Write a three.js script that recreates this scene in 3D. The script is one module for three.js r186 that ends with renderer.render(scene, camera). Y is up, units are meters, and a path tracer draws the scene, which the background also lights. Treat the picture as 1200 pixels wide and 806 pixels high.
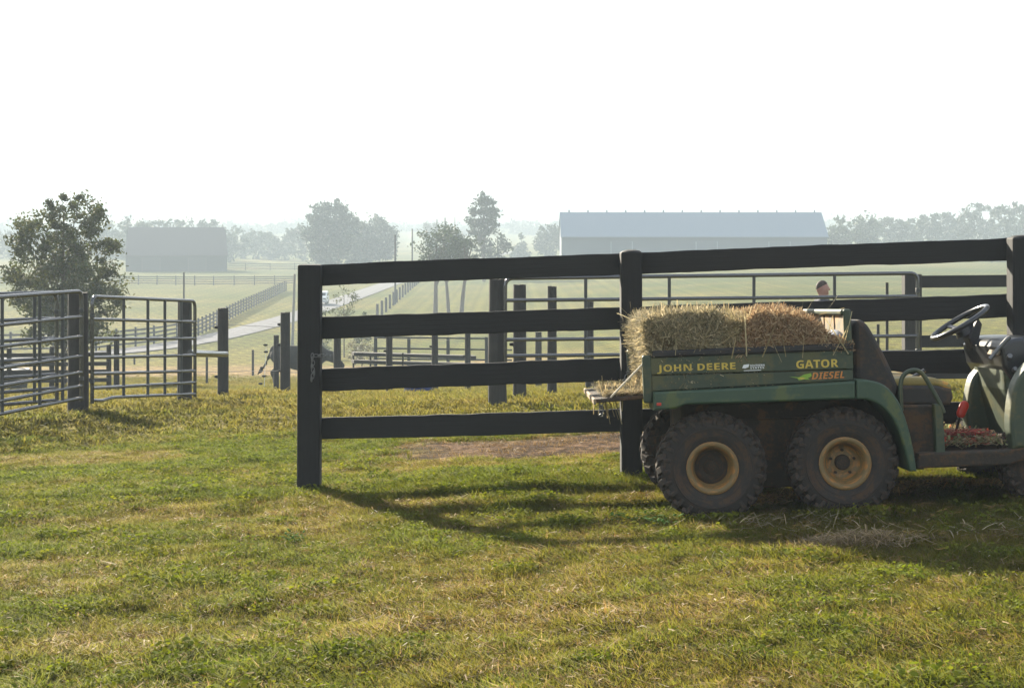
import * as THREE from 'three';
import { mergeGeometries } from 'three/addons/utils/BufferGeometryUtils.js';
import { RoundedBoxGeometry } from 'three/addons/geometries/RoundedBoxGeometry.js';
import { TextGeometry } from 'three/addons/geometries/TextGeometry.js';
import { FontLoader } from 'three/addons/loaders/FontLoader.js';

// ---------------------------------------------------------------- camera, sky, sun, exposure
const F = 2000, EYE = 1.67, HORIZON = 270;          // focal length and horizon row of the 1200 x 806 photograph
const scene = new THREE.Scene();
const camera = new THREE.PerspectiveCamera(2 * Math.atan(536 / F) * 180 / Math.PI, 1200 / 806, 0.1, 6000);
camera.position.set(0, EYE, 0);
camera.lookAt(0, EYE, -100);
camera.setViewOffset(1200, 1072, 0, 266, 1200, 806);
const renderer = new THREE.WebGLRenderer({ antialias: true });
renderer.setSize(1024, 687);
renderer.toneMapping = THREE.LinearToneMapping;
renderer.toneMappingExposure = 3.75;
renderer.shadowMap.enabled = true;

const sunDir = new THREE.Vector3(-0.44, 0.368, -0.82).normalize();
{
  const w = 512, h = 256, data = new Float32Array(w * h * 4), v = new THREE.Vector3();
  for (let j = 0; j < h; j++) for (let i = 0; i < w; i++) {
    const lat = ((j + 0.5) / h - 0.5) * Math.PI, lon = ((i + 0.5) / w - 0.5) * 2 * Math.PI;
    v.set(Math.cos(lat) * Math.cos(lon), Math.sin(lat), Math.cos(lat) * Math.sin(lon));
    const up = Math.max(0, v.y), c = Math.max(0, v.dot(sunDir));
    const k = Math.pow(1 - up, 2.2), glow = 0.12 * Math.pow(c, 3) + 0.3 * Math.pow(c, 14);
    const o = (j * w + i) * 4;
    data[o] = 0.155 + 0.20 * k + glow * 1.0;
    data[o + 1] = 0.183 + 0.18 * k + glow * 0.98;
    data[o + 2] = 0.24 + 0.135 * k + glow * 0.9;
    data[o + 3] = 1;
  }
  const sky = new THREE.DataTexture(data, w, h, THREE.RGBAFormat, THREE.FloatType);
  sky.mapping = THREE.EquirectangularReflectionMapping;
  sky.magFilter = sky.minFilter = THREE.LinearFilter;
  sky.needsUpdate = true;
  scene.background = sky; scene.environment = sky;
}
const sun = new THREE.DirectionalLight(new THREE.Color(1, 0.90, 0.72), 5.0);
sun.position.copy(sunDir).multiplyScalar(80); sun.position.z -= 15;
sun.target.position.set(0, 0, -15);
sun.castShadow = true; sun.shadow.mapSize.set(4096, 4096); sun.shadow.radius = 2;
Object.assign(sun.shadow.camera, { left: -40, right: 40, top: 40, bottom: -40, near: 1, far: 220 });
scene.add(sun, sun.target);
scene.fog = new THREE.FogExp2(new THREE.Color(0.77, 0.91, 1.0), 0.00122);

// ---------------------------------------------------------------- helpers
const V = (x, y, z) => new THREE.Vector3(x, y, z);
function rng(seed) { let a = seed >>> 0; return () => { a = (a + 0x6D2B79F5) | 0; let t = Math.imul(a ^ (a >>> 15), 1 | a); t = (t + Math.imul(t ^ (t >>> 7), 61 | t)) ^ t; return ((t ^ (t >>> 14)) >>> 0) / 4294967296; }; }
const clamp = (x, a, b) => Math.min(b, Math.max(a, x)), lerp = (a, b, t) => a + (b - a) * t;
const sstep = (a, b, x) => { const t = clamp((x - a) / (b - a), 0, 1); return t * t * (3 - 2 * t); };
function hash(x, y, s = 0) { let h = Math.imul(x | 0, 374761393) ^ Math.imul(y | 0, 668265263) ^ Math.imul(s | 0, 2147483647 - 17); h = Math.imul(h ^ (h >>> 13), 1274126177); return ((h ^ (h >>> 16)) >>> 0) / 4294967296; }
function noise(x, y, s = 0, per = 0) {
  const xi = Math.floor(x), yi = Math.floor(y), m = (a) => per ? ((a % per) + per) % per : a;
  const u = (t) => t * t * (3 - 2 * t), fx = u(x - xi), fy = u(y - yi);
  return lerp(lerp(hash(m(xi), m(yi), s), hash(m(xi + 1), m(yi), s), fx), lerp(hash(m(xi), m(yi + 1), s), hash(m(xi + 1), m(yi + 1), s), fx), fy);
}
function fbm(x, y, s = 0, oct = 4, per = 0) { let a = 0, w = 0.5, t = 0; for (let i = 0; i < oct; i++) { a += w * noise(x, y, s + i, per); t += w; w *= 0.5; x *= 2; y *= 2; per *= 2; } return a / t; }
const lin = (r, g, b) => new THREE.Color().setRGB(r, g, b);
const taken = {};
function numbered(n) { if (!(n in taken)) { taken[n] = 0; return n; } taken[n]++; return n + '_' + String(taken[n]).padStart(3, '0'); }
function shadows(o) { o.traverse((m) => { if (m.isMesh) { m.castShadow = true; m.receiveShadow = true; } }); return o; }
function thing(name, label, category, pos, group) {
  const o = new THREE.Group(); o.name = numbered(name); o.userData = { label, category };
  if (group) o.userData.group = group;
  if (pos) o.position.copy(pos);
  scene.add(o); return o;
}
function part(name, geo, mat, parent, kind) { const m = new THREE.Mesh(geo, mat); m.name = name; m.castShadow = m.receiveShadow = true; parent.add(m); if (kind) m.userData.kind = kind; return m; }
function single(name, geo, mat, label, category, group) { const m = new THREE.Mesh(geo, mat); m.name = numbered(name); m.castShadow = m.receiveShadow = true; m.userData = { label, category }; if (group) m.userData.group = group; scene.add(m); return m; }
function structure(name, geo, mat) { const m = new THREE.Mesh(geo, mat); m.name = name; m.receiveShadow = m.castShadow = true; m.userData.kind = 'structure'; scene.add(m); return m; }
function flat(g) { const n = g.index ? g.toNonIndexed() : g; for (const k of Object.keys(n.attributes)) if (!['position', 'normal', 'uv'].includes(k)) n.deleteAttribute(k); if (!n.attributes.uv) n.setAttribute('uv', new THREE.Float32BufferAttribute(new Float32Array(n.attributes.position.count * 2), 2)); return n; }
const merge = (list) => mergeGeometries(list.map(flat), false);
function rbox(w, h, d, r = 0.01, seg = 1) {
  const g = new RoundedBoxGeometry(w, h, d, seg, Math.min(r, w / 2.01, h / 2.01, d / 2.01));
  const p = g.attributes.position, n = g.attributes.normal, uv = [];
  for (let i = 0; i < p.count; i++) {           // uv in metres
    const ax = Math.abs(n.getX(i)), ay = Math.abs(n.getY(i)), az = Math.abs(n.getZ(i));
    if (az >= ax && az >= ay) uv.push(p.getX(i), p.getY(i)); else if (ay >= ax) uv.push(p.getX(i), p.getZ(i)); else uv.push(p.getZ(i), p.getY(i));
  }
  g.setAttribute('uv', new THREE.Float32BufferAttribute(uv, 2)); return g;
}
function tube(pts, r, rad = 8, seg = 0, closed = false, tension = 0.5) {
  const c = pts.length === 2 ? new THREE.LineCurve3(pts[0], pts[1]) : new THREE.CatmullRomCurve3(pts, closed, 'catmullrom', tension);
  return new THREE.TubeGeometry(c, seg || (pts.length === 2 ? 1 : pts.length * 5), r, rad, closed);
}
function bar(a, b, r, rad = 8, r2 = r) { // capped straight bar
  const d = b.clone().sub(a), g = new THREE.CylinderGeometry(r2, r, d.length(), rad, 1);
  g.applyQuaternion(new THREE.Quaternion().setFromUnitVectors(V(0, 1, 0), d.clone().normalize()));
  return g.translate((a.x + b.x) / 2, (a.y + b.y) / 2, (a.z + b.z) / 2);
}
function beam(a, b, h, t) { // board between two points, h tall, t thick, kept plumb
  const d = b.clone().sub(a), L = d.length(), g = rbox(L, h, t, 0.006);
  const x = d.normalize(), z = V(0, 1, 0).cross(x).negate().normalize(), y = z.clone().cross(x);
  const m = new THREE.Matrix4().makeBasis(x, y, z); m.setPosition(a.clone().add(b).multiplyScalar(0.5));
  return g.applyMatrix4(m);
}
function extr(pts, z0, z1, bevel = 0.006, seg = 2) {
  const s = new THREE.Shape(pts.map((p) => new THREE.Vector2(p[0], p[1])));
  const g = new THREE.ExtrudeGeometry(s, { depth: z1 - z0 - 2 * bevel, bevelEnabled: bevel > 0, bevelThickness: bevel, bevelSize: bevel, bevelOffset: -bevel, bevelSegments: seg, curveSegments: 6 });
  return g.translate(0, 0, z0 + bevel);
}
function smoothPts(pts, n = 24) { const c = new THREE.CatmullRomCurve3(pts.map((p) => V(p[0], p[1], 0)), false, 'centripetal'); return c.getPoints(n).map((p) => [p.x, p.y]); }

function canvasTex(size, fn, srgb = true) { // fn(u,v) -> [r,g,b] 0..1
  const d = new Uint8Array(size * size * 4);
  for (let j = 0; j < size; j++) for (let i = 0; i < size; i++) { const c = fn(i / size, j / size), o = (j * size + i) * 4; d[o] = clamp(c[0], 0, 1) * 255; d[o + 1] = clamp(c[1], 0, 1) * 255; d[o + 2] = clamp(c[2], 0, 1) * 255; d[o + 3] = 255; }
  const t = new THREE.DataTexture(d, size, size); t.wrapS = t.wrapT = THREE.RepeatWrapping; t.magFilter = THREE.LinearFilter; t.minFilter = THREE.LinearMipmapLinearFilter; t.generateMipmaps = true;
  if (srgb) t.colorSpace = THREE.SRGBColorSpace; t.needsUpdate = true; return t;
}
function rep(t, x, y) { const c = t.clone(); c.repeat.set(x, y); c.needsUpdate = true; return c; }

// signed-distance figures meshed by surface nets
const smin = (a, b, k) => { const h = Math.max(k - Math.abs(a - b), 0) / k; return Math.min(a, b) - h * h * k * 0.25; };
function capsule(p, a, ra, b, rb) {
  const bx = b[0] - a[0], by = b[1] - a[1], bz = b[2] - a[2], px = p[0] - a[0], py = p[1] - a[1], pz = p[2] - a[2];
  const t = clamp((px * bx + py * by + pz * bz) / (bx * bx + by * by + bz * bz + 1e-9), 0, 1);
  return Math.hypot(px - bx * t, py - by * t, pz - bz * t) - lerp(ra, rb, t);
}
function bones(list, k) { return (p) => { let d = 1e3; for (const [a, ra, b, rb] of list) { const c = capsule(p, a, ra, b, rb); d = d > 1e2 ? c : smin(d, c, k); } return d; }; }
function nets(fn, lo, hi, cell) {
  const n = [0, 1, 2].map((i) => Math.ceil((hi[i] - lo[i]) / cell) + 1), [nx, ny, nz] = n;
  const f = new Float32Array(nx * ny * nz), id = (i, j, k) => (k * ny + j) * nx + i, p = [0, 0, 0];
  for (let k = 0; k < nz; k++) for (let j = 0; j < ny; j++) for (let i = 0; i < nx; i++) { p[0] = lo[0] + i * cell; p[1] = lo[1] + j * cell; p[2] = lo[2] + k * cell; f[id(i, j, k)] = fn(p); }
  const vid = new Int32Array(nx * ny * nz).fill(-1), pos = [], idx = [];
  const E = [[0, 1], [0, 2], [0, 4], [1, 3], [1, 5], [2, 3], [2, 6], [3, 7], [4, 5], [4, 6], [5, 7], [6, 7]];
  for (let k = 0; k < nz - 1; k++) for (let j = 0; j < ny - 1; j++) for (let i = 0; i < nx - 1; i++) {
    const c = []; let m = 0;
    for (let q = 0; q < 8; q++) { const v = f[id(i + (q & 1), j + ((q >> 1) & 1), k + (q >> 2))]; c.push(v); if (v < 0) m |= 1 << q; }
    if (m === 0 || m === 255) continue;
    let x = 0, y = 0, z = 0, cnt = 0;
    for (const [a, b] of E) { if ((c[a] < 0) === (c[b] < 0)) continue; const t = c[a] / (c[a] - c[b]); x += lerp(a & 1, b & 1, t); y += lerp((a >> 1) & 1, (b >> 1) & 1, t); z += lerp(a >> 2, b >> 2, t); cnt++; }
    vid[id(i, j, k)] = pos.length / 3; pos.push(lo[0] + (i + x / cnt) * cell, lo[1] + (j + y / cnt) * cell, lo[2] + (k + z / cnt) * cell);
  }
  const quad = (a, b, c, d, flip) => { if (a < 0 || b < 0 || c < 0 || d < 0) return; if (flip) idx.push(a, c, b, a, d, c); else idx.push(a, b, c, a, c, d); };
  for (let k = 1; k < nz - 1; k++) for (let j = 1; j < ny - 1; j++) for (let i = 1; i < nx - 1; i++) {
    const s = f[id(i, j, k)] < 0;
    if (s !== (f[id(i + 1, j, k)] < 0)) quad(vid[id(i, j - 1, k - 1)], vid[id(i, j, k - 1)], vid[id(i, j, k)], vid[id(i, j - 1, k)], !s);
    if (s !== (f[id(i, j + 1, k)] < 0)) quad(vid[id(i - 1, j, k - 1)], vid[id(i - 1, j, k)], vid[id(i, j, k)], vid[id(i, j, k - 1)], !s);
    if (s !== (f[id(i, j, k + 1)] < 0)) quad(vid[id(i - 1, j - 1, k)], vid[id(i, j - 1, k)], vid[id(i, j, k)], vid[id(i - 1, j, k)], !s);
  }
  const g = new THREE.BufferGeometry(); g.setAttribute('position', new THREE.Float32BufferAttribute(pos, 3)); g.setIndex(idx); g.computeVertexNormals();
  return g;
}

// ---------------------------------------------------------------- the lie of the land
function profile(tab) { return (d) => { if (d <= tab[0][0]) return tab[0][1]; for (let i = 1; i < tab.length; i++) if (d <= tab[i][0]) {
  const [d0, y0] = tab[i - 1], [d1, y1] = tab[i], P = tab[Math.max(0, i - 2)], N = tab[Math.min(tab.length - 1, i + 1)], t = (d - d0) / (d1 - d0);
  const m0 = (y1 - P[1]) / (d1 - P[0]) * (d1 - d0), m1 = (N[1] - y0) / (N[0] - d0) * (d1 - d0), t2 = t * t, t3 = t2 * t;
  return (2 * t3 - 3 * t2 + 1) * y0 + (t3 - 2 * t2 + t) * m0 + (-2 * t3 + 3 * t2) * y1 + (t3 - t2) * m1; } return tab[tab.length - 1][1]; }; }
const PL = profile([[-60, 0.9], [-10, 0.4], [0, 0.28], [5, 0.2], [9.15, 0.085], [11, 0.05], [14, -0.1], [21, -0.45], [24, -0.7], [29.4, -1.15], [33, -1.55], [40, -2.1], [51, -3.0], [57, -3.5], [80, -5.0], [100, -6.2], [120, -6.9], [140, -7.1], [240, -6.7], [340, -6.5], [500, -6], [800, -3], [1200, 8], [1700, 26], [2600, 40]]);
const PR = profile([[-60, 0.9], [-10, 0.4], [0, 0.28], [5, 0.2], [9.15, 0.085], [11, 0.05], [14, -0.1], [21, -0.42], [26.7, -0.87], [35, -1.5], [50, -2.5], [80, -3.6], [120, -4.0], [190, -4.0], [281, -3.7], [450, -3], [800, 0], [1200, 9], [1700, 22], [2600, 40]]);
function H(x, z) {
  const d = -z, b = d > 3 ? 600 + F * x / d : 600, s = d > 8 ? sstep(430, 950, b) : sstep(430, 950, 600 + F * x / 8 * 0.8);
  let y = lerp(PL(d), PR(d), s) + clamp(x, -9, 9) * 0.045 * (1 - sstep(12, 30, d));
  if (d < 60 && d > -10) y += (fbm(x * 0.9, z * 0.9, 5, 3) - 0.5) * 0.05 + (noise(x * 4, z * 4, 9) - 0.5) * 0.016;
  else if (d > 300) y += (fbm(x * 0.004, z * 0.004, 21, 3) - 0.5) * 14 * sstep(500, 1300, d);
  return y;
}
const at = (px, py, d) => V((px - 600) / F * d, EYE - (py - HORIZON) / F * d, -d);
const foot = (px, d, sink = 0) => { const x = (px - 600) / F * d; return V(x, H(x, -d) - sink, -d); };
function soil(x, z) { // 0..1, bare trodden earth
  const d = -z, w = (noise(x * 0.8, z * 0.8, 31) - 0.5) * 1.4;
  const lane = sstep(0.08, 0.5, Math.exp(-Math.pow((d - 13.9 + w * 0.5 - x * 0.10) / 0.85, 2))) * sstep(-2.2, -0.2, x + w) * (0.6 + 0.7 * sstep(-1.4, 0, x));
  const left = Math.exp(-Math.pow((d - 18.2 + w) / 1.0, 2)) * sstep(-6, -4.5, x) * (1 - sstep(-3.0, -1.6, x)) * 0.28;
  return clamp((lane + left) * (0.55 + 0.9 * fbm(x * 1.3, z * 1.3, 44, 3)), 0, 1);
}
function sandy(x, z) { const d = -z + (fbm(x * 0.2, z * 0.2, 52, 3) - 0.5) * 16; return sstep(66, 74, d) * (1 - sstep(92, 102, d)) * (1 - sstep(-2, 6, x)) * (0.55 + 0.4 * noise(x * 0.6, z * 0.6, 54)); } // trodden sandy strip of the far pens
function lush(x, z) { return clamp(0.07 + (fbm(x * 0.6, z * 0.9, 61, 4) - 0.5) * 1.35 + 0.5 + (noise(x * 3.6, z * 3.6, 71) - 0.5) * 0.55 + (noise(x * 9, z * 9, 72) - 0.5) * 0.3, 0, 1); }
const strawAt = (x, z) => { const dx = x - 1.62, dz = z + 8.05; return Math.exp(-(dx * dx / 0.30 + dz * dz / 0.20)) + 0.7 * Math.exp(-(Math.pow(x - 2.6, 2) / 0.5 + Math.pow(z + 8.2, 2) / 0.12)) + 0.5 * Math.exp(-(Math.pow(x - 1.2, 2) / 0.4 + Math.pow(z + 8.75, 2) / 0.06)); };

// ---------------------------------------------------------------- materials
const woodTex = canvasTex(512, (u, v) => { const g = fbm(u * 4, v * 96, 3, 4, 4), s = fbm(u * 8, v * 8, 8, 4, 8), k = 0.62 + 0.5 * (g - 0.5) + 0.35 * (s - 0.5); return [k, k, k]; }, false);
const woodV = woodTex.clone(); woodV.rotation = Math.PI / 2; woodV.needsUpdate = true;
const dustTex = canvasTex(512, (u, v) => { const a = fbm(u * 6, v * 6, 12, 5, 6), b = fbm(u * 40, v * 40, 17, 3, 40), m = sstep(0.44, 0.7, a * 0.7 + b * 0.3); const g = [1, 1, 1], m2 = [1.0, 0.86, 0.68]; const t = 0.80 + 0.32 * m; return [0.88 * lerp(g[0], m2[0] * 1.1, m) * t, 0.88 * lerp(g[1], m2[1], m) * t, 0.88 * lerp(g[2], m2[2], m) * t]; });
const speck = canvasTex(512, (u, v) => { const k = 0.5 + 0.6 * (fbm(u * 32, v * 32, 19, 4, 32) - 0.5) + 0.5 * (fbm(u * 5, v * 5, 23, 3, 5) - 0.5); return [k, k, k]; }, false);
const std = (c, o = {}) => new THREE.MeshStandardMaterial({ color: c, roughness: 0.8, ...o });
const phys = (c, o = {}) => new THREE.MeshPhysicalMaterial({ color: c, roughness: 0.8, ...o });
const M = {
  rail: std(lin(0.0108, 0.0102, 0.0094), { roughness: 0.72, map: rep(woodTex, 0.6, 1.4), bumpMap: rep(woodTex, 0.6, 1.4), bumpScale: 0.004 }),
  post: std(lin(0.0115, 0.0108, 0.0100), { roughness: 0.78, map: woodV, bumpMap: woodV, bumpScale: 0.005 }),
  greyPost: std(lin(0.042, 0.040, 0.037), { roughness: 0.9, map: woodV, bumpMap: woodV, bumpScale: 0.008 }),
  paleWood: std(lin(0.30, 0.29, 0.27), { roughness: 0.9, map: woodV, bumpMap: woodV, bumpScale: 0.004 }),
  steel: std(lin(0.12, 0.122, 0.125), { roughness: 0.36, metalness: 0.75, roughnessMap: rep(speck, 2, 2) }),
  darkSteel: std(lin(0.05, 0.055, 0.055), { roughness: 0.5, metalness: 0.35 }),
  chain: std(lin(0.16, 0.16, 0.155), { roughness: 0.5, metalness: 0.7 }),
  wire: std(lin(0.25, 0.25, 0.25), { roughness: 0.5, metalness: 0.6 }),
  insulator: std(lin(0.012, 0.012, 0.012), { roughness: 1 }),
  farFence: std(lin(0.03, 0.03, 0.032), { roughness: 0.85 }),
  green: phys(lin(0.070, 0.106, 0.055), { roughness: 0.5, map: rep(dustTex, 1.2, 1.2), bumpMap: rep(speck, 3, 3), bumpScale: 0.0006 }),
  greenBand: phys(lin(0.070, 0.142, 0.076), { roughness: 0.5, map: rep(dustTex, 1.7, 1.7) }),
  tyre: std(lin(0.062, 0.054, 0.045), { roughness: 0.92, map: rep(dustTex, 2, 2), bumpMap: rep(speck, 5, 5), bumpScale: 0.002 }),
  rim: std(lin(0.36, 0.245, 0.085), { roughness: 0.6, map: rep(dustTex, 3, 3) }),
  mud: std(lin(0.075, 0.060, 0.042), { roughness: 0.95, map: rep(dustTex, 2, 2), bumpMap: rep(speck, 3, 3), bumpScale: 0.004 }),
  black: std(lin(0.02, 0.02, 0.021), { roughness: 0.6, map: rep(dustTex, 3, 3) }),
  glossBlack: phys(lin(0.02, 0.021, 0.023), { roughness: 0.28, clearcoat: 0.3, clearcoatRoughness: 0.25 }),
  seatShell: std(lin(0.060, 0.052, 0.044), { roughness: 0.75, map: rep(dustTex, 2, 2) }),
  seatYellow: std(lin(0.50, 0.38, 0.10), { roughness: 0.55, map: rep(dustTex, 2, 2) }),
  dusty: std(lin(0.40, 0.36, 0.26), { roughness: 0.85, map: rep(dustTex, 3, 3) }),
  yellow: std(lin(0.55, 0.40, 0.06), { roughness: 0.5 }),
  orange: std(lin(0.52, 0.19, 0.035), { roughness: 0.5 }),
  lime: std(lin(0.20, 0.36, 0.03), { roughness: 0.5 }),
  white: std(lin(0.72, 0.74, 0.72), { roughness: 0.5 }),
  red: phys(lin(0.62, 0.045, 0.02), { roughness: 0.4, transmission: 0.2 }),
  asphalt: phys(lin(0.25, 0.25, 0.27), { roughness: 1, specularIntensity: 0.2, map: rep(speck, 0.3, 0.3) }),
  roofGrey: std(lin(0.060, 0.046, 0.049), { roughness: 0.9 }),
  barnWood: std(lin(0.032, 0.034, 0.034), { roughness: 0.9, map: rep(woodV, 0.3, 0.3) }),
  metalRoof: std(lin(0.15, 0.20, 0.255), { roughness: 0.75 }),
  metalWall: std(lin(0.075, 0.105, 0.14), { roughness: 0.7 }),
  blueTub: phys(lin(0.02, 0.055, 0.22), { roughness: 0.45, clearcoat: 0.2 }),
  bark: std(lin(0.10, 0.08, 0.06), { roughness: 0.95, bumpMap: speck, bumpScale: 0.02 }),
  paleRod: std(lin(0.62, 0.52, 0.36), { roughness: 0.6 }),
  hide: std(lin(0.012, 0.011, 0.010), { roughness: 1 }),
};
const leafMat = (c) => phys(c, { roughness: 0.85, transmission: 0.38, thickness: 0, side: THREE.DoubleSide, vertexColors: true });

// ---------------------------------------------------------------- ground
const soilTex = canvasTex(1024, (u, v) => { const a = fbm(u * 64, v * 64, 41, 4, 64), b = fbm(u * 9, v * 9, 47, 4, 9), f = Math.pow(noise(u * 420, v * 70, 53, 0), 3), k = 0.45 + 0.75 * (a - 0.5) + 0.5 * (b - 0.5) + 0.22 * f; return [k * 1.03, k, k * 0.92]; });
{
  const nc = 250, nr = 370, pos = [], col = [], uv = [], idx = [], c = new THREE.Color();
  const cols = [], rows = [];
  for (let i = 0; i <= nc; i++) cols.push(2 * Math.sinh(7.5 * (2 * i / nc - 1)));
  for (let j = 0; j <= nr; j++) rows.push(8 + 4 * Math.sinh(-3.4 + 10.55 * j / nr));
  for (const d of rows) for (const x of cols) {
    const z = -d; pos.push(x, H(x, z), z); uv.push(x / 3.1, z / 3.1);
    const l = lush(x, z), s = soil(x, z);
    const dry = fbm(x * 0.03, z * 0.05, 77, 4), mott = fbm(x * 0.11, z * 0.16, 79, 4), dm = clamp((dry - 0.5) * 1.8 + 0.5 + (mott - 0.5) * 1.1 + (l - 0.5) * 0.5, 0, 1);
    const turf = [lerp(0.270, 0.120, dm), lerp(0.245, 0.155, dm), lerp(0.066, 0.030, dm)], bare = [0.120, 0.078, 0.055];
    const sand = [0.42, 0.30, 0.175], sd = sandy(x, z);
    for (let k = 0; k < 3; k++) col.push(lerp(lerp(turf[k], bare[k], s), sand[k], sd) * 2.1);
  }
  for (let j = 0; j < nr; j++) for (let i = 0; i < nc; i++) { const a = j * (nc + 1) + i, b = a + 1, e = a + nc + 1, f = e + 1; idx.push(a, b, e, b, f, e); }
  const g = new THREE.BufferGeometry();
  g.setAttribute('position', new THREE.Float32BufferAttribute(pos, 3)); g.setAttribute('uv', new THREE.Float32BufferAttribute(uv, 2)); g.setAttribute('color', new THREE.Float32BufferAttribute(col, 3));
  g.setIndex(idx); g.computeVertexNormals();
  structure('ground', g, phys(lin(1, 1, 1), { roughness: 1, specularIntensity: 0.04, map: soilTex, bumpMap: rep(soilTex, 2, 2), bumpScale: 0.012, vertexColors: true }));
}
function strip(line, w, lift) { // a band draped on the ground
  const c = new THREE.CatmullRomCurve3(line.map((p) => V(p[0], 0, p[1]))), N = 160, pos = [], uv = [], idx = [];
  for (let i = 0; i <= N; i++) {
    const p = c.getPoint(i / N), t = c.getTangent(i / N), n = V(-t.z, 0, t.x).normalize();
    for (let k = 0; k <= 4; k++) { const o = (k / 4 - 0.5) * w, x = p.x + n.x * o, z = p.z + n.z * o; pos.push(x, H(x, z) + lift, z); uv.push(x, z); }
    if (i < N) for (let k = 0; k < 4; k++) { const a = i * 5 + k; idx.push(a, a + 5, a + 1, a + 1, a + 5, a + 6); }
  }
  const g = new THREE.BufferGeometry(); g.setAttribute('position', new THREE.Float32BufferAttribute(pos, 3)); g.setAttribute('uv', new THREE.Float32BufferAttribute(uv, 2)); g.setIndex(idx); g.computeVertexNormals();
  return g;
}
structure('road', strip([[-60, -78], [-40, -98], [-29.5, -115], [-25.2, -133], [-22.2, -165], [-20.3, -215], [-18.8, -271], [-16.5, -340], [-10, -430], [4, -560]], 3.4, 0.07), M.asphalt);

// ---------------------------------------------------------------- grass
{
  const R = rng(11);
  const tuft = (n, hMin, hMax, spread, wide, lean, segs = 2) => {
    const pos = [], nor = [], idx = [];
    for (let b = 0; b < n; b++) {
      const a = R() * 6.283, rr = Math.sqrt(R()) * spread, bx = Math.cos(a) * rr, bz = Math.sin(a) * rr, h = lerp(hMin, hMax, R()), dir = R() * 6.283, le = h * lean * (0.3 + R()), w = wide * (0.6 + 0.8 * R());
      const dx = Math.cos(dir), dz = Math.sin(dir), sx = -dz, sz = dx, base = pos.length / 3, tw = (R() - 0.5) * 1.2;
      for (let s = 0; s <= segs; s++) {
        const t = s / segs, y = h * (t - 0.18 * lean * t * t), o = le * t * t, ww = w * (1 - t * t * 0.92) * 0.5, cx = Math.cos(tw * t), sn = Math.sin(tw * t);
        const ex = sx * cx + dx * sn, ez = sz * cx + dz * sn;
        if (s < segs) { pos.push(bx + dx * o - ex * ww, y, bz + dz * o - ez * ww, bx + dx * o + ex * ww, y, bz + dz * o + ez * ww); nor.push(dx, 0.5, dz, dx, 0.5, dz); } else { pos.push(bx + dx * o, y, bz + dz * o); nor.push(dx, 0.5, dz); }
      }
      for (let s = 0; s < segs - 1; s++) idx.push(base + 2 * s, base + 2 * s + 1, base + 2 * s + 2, base + 2 * s + 1, base + 2 * s + 3, base + 2 * s + 2);
      const e = base + 2 * (segs - 1); idx.push(e, e + 1, e + 2);
    }
    const g = new THREE.BufferGeometry(); g.setAttribute('position', new THREE.Float32BufferAttribute(pos, 3)); g.setAttribute('normal', new THREE.Float32BufferAttribute(nor, 3)); g.setIndex(idx); return g;
  };
  const litter = (n, spread, len, wide) => { // dry stems lying about
    const list = [];
    for (let i = 0; i < n; i++) { const L = len * (0.4 + R()), g = new THREE.PlaneGeometry(L, wide * (0.6 + R())); g.rotateX(-1.57 + (R() - 0.5) * 1.6); g.rotateZ((R() - 0.5) * 0.7); g.rotateY(R() * 6.28); const a = R() * 6.28, r = Math.sqrt(R()) * spread; g.translate(Math.cos(a) * r, 0.006 + R() * 0.022, Math.sin(a) * r); list.push(g); }
    return mergeGeometries(list);
  };
  const clover = (n, spread) => { // low broad leaves
    const list = [];
    for (let i = 0; i < n; i++) { const g = new THREE.CircleGeometry(0.0035 + R() * 0.004, 5); g.scale(1, 1.4, 1); g.rotateX(-1.57 + (R() - 0.5) * 1.3); g.rotateZ((R() - 0.5) * 1.2); g.rotateY(R() * 6.28); const a = R() * 6.28, r = Math.sqrt(R()) * spread; g.translate(Math.cos(a) * r, 0.012 + R() * 0.03, Math.sin(a) * r); list.push(g); }
    return mergeGeometries(list);
  };
  const kinds = {
    fine: [tuft(18, 0.02, 0.06, 0.05, 0.0032, 0.9), tuft(20, 0.018, 0.05, 0.055, 0.0028, 1.3), tuft(16, 0.02, 0.055, 0.045, 0.0038, 1.5)],
    broad: [tuft(10, 0.03, 0.075, 0.035, 0.0055, 1.0, 3), tuft(11, 0.025, 0.06, 0.04, 0.005, 1.3, 3), clover(30, 0.06)],
    dry: [litter(10, 0.06, 0.04, 0.0026), tuft(16, 0.015, 0.045, 0.055, 0.0026, 2.0), tuft(16, 0.02, 0.04, 0.06, 0.0026, 1.4), tuft(16, 0.02, 0.045, 0.06, 0.0024, 1.0)],
    tall: [tuft(12, 0.06, 0.14, 0.03, 0.005, 0.9, 3), tuft(10, 0.07, 0.17, 0.03, 0.0045, 0.7, 3)],
    coarse: [tuft(16, 0.03, 0.085, 0.12, 0.010, 1.2), tuft(14, 0.025, 0.07, 0.13, 0.012, 1.8)],
  };
  const label = { fine: ['short fine green and yellow grass covering the paddock', 'grass'], broad: ['broad green blades and clover patches among the turf', 'clover'], dry: ['dry tan stems and thatch lying in the turf', 'dry grass'], tall: ['taller unmown grass growing along the black board fence line', 'tall grass'], coarse: ['rough sparse grass on the slope beyond the fence', 'rough grass'] };
  const mat = phys(lin(1, 1, 1), { roughness: 0.88, transmission: 0.58, thickness: 0, side: THREE.DoubleSide, specularIntensity: 0.12 });
  const dryMat = phys(lin(1, 1, 1), { roughness: 0.75, transmission: 0.35, thickness: 0, side: THREE.DoubleSide, specularIntensity: 0.3 });
  const spots = {}; for (const k in kinds) spots[k] = kinds[k].map(() => []);
  const put = (k, x, z, s, c) => { const a = spots[k]; a[Math.floor(R() * a.length)].push([x, z, s, R() * 6.283, c[0], c[1], c[2]]); };
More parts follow.
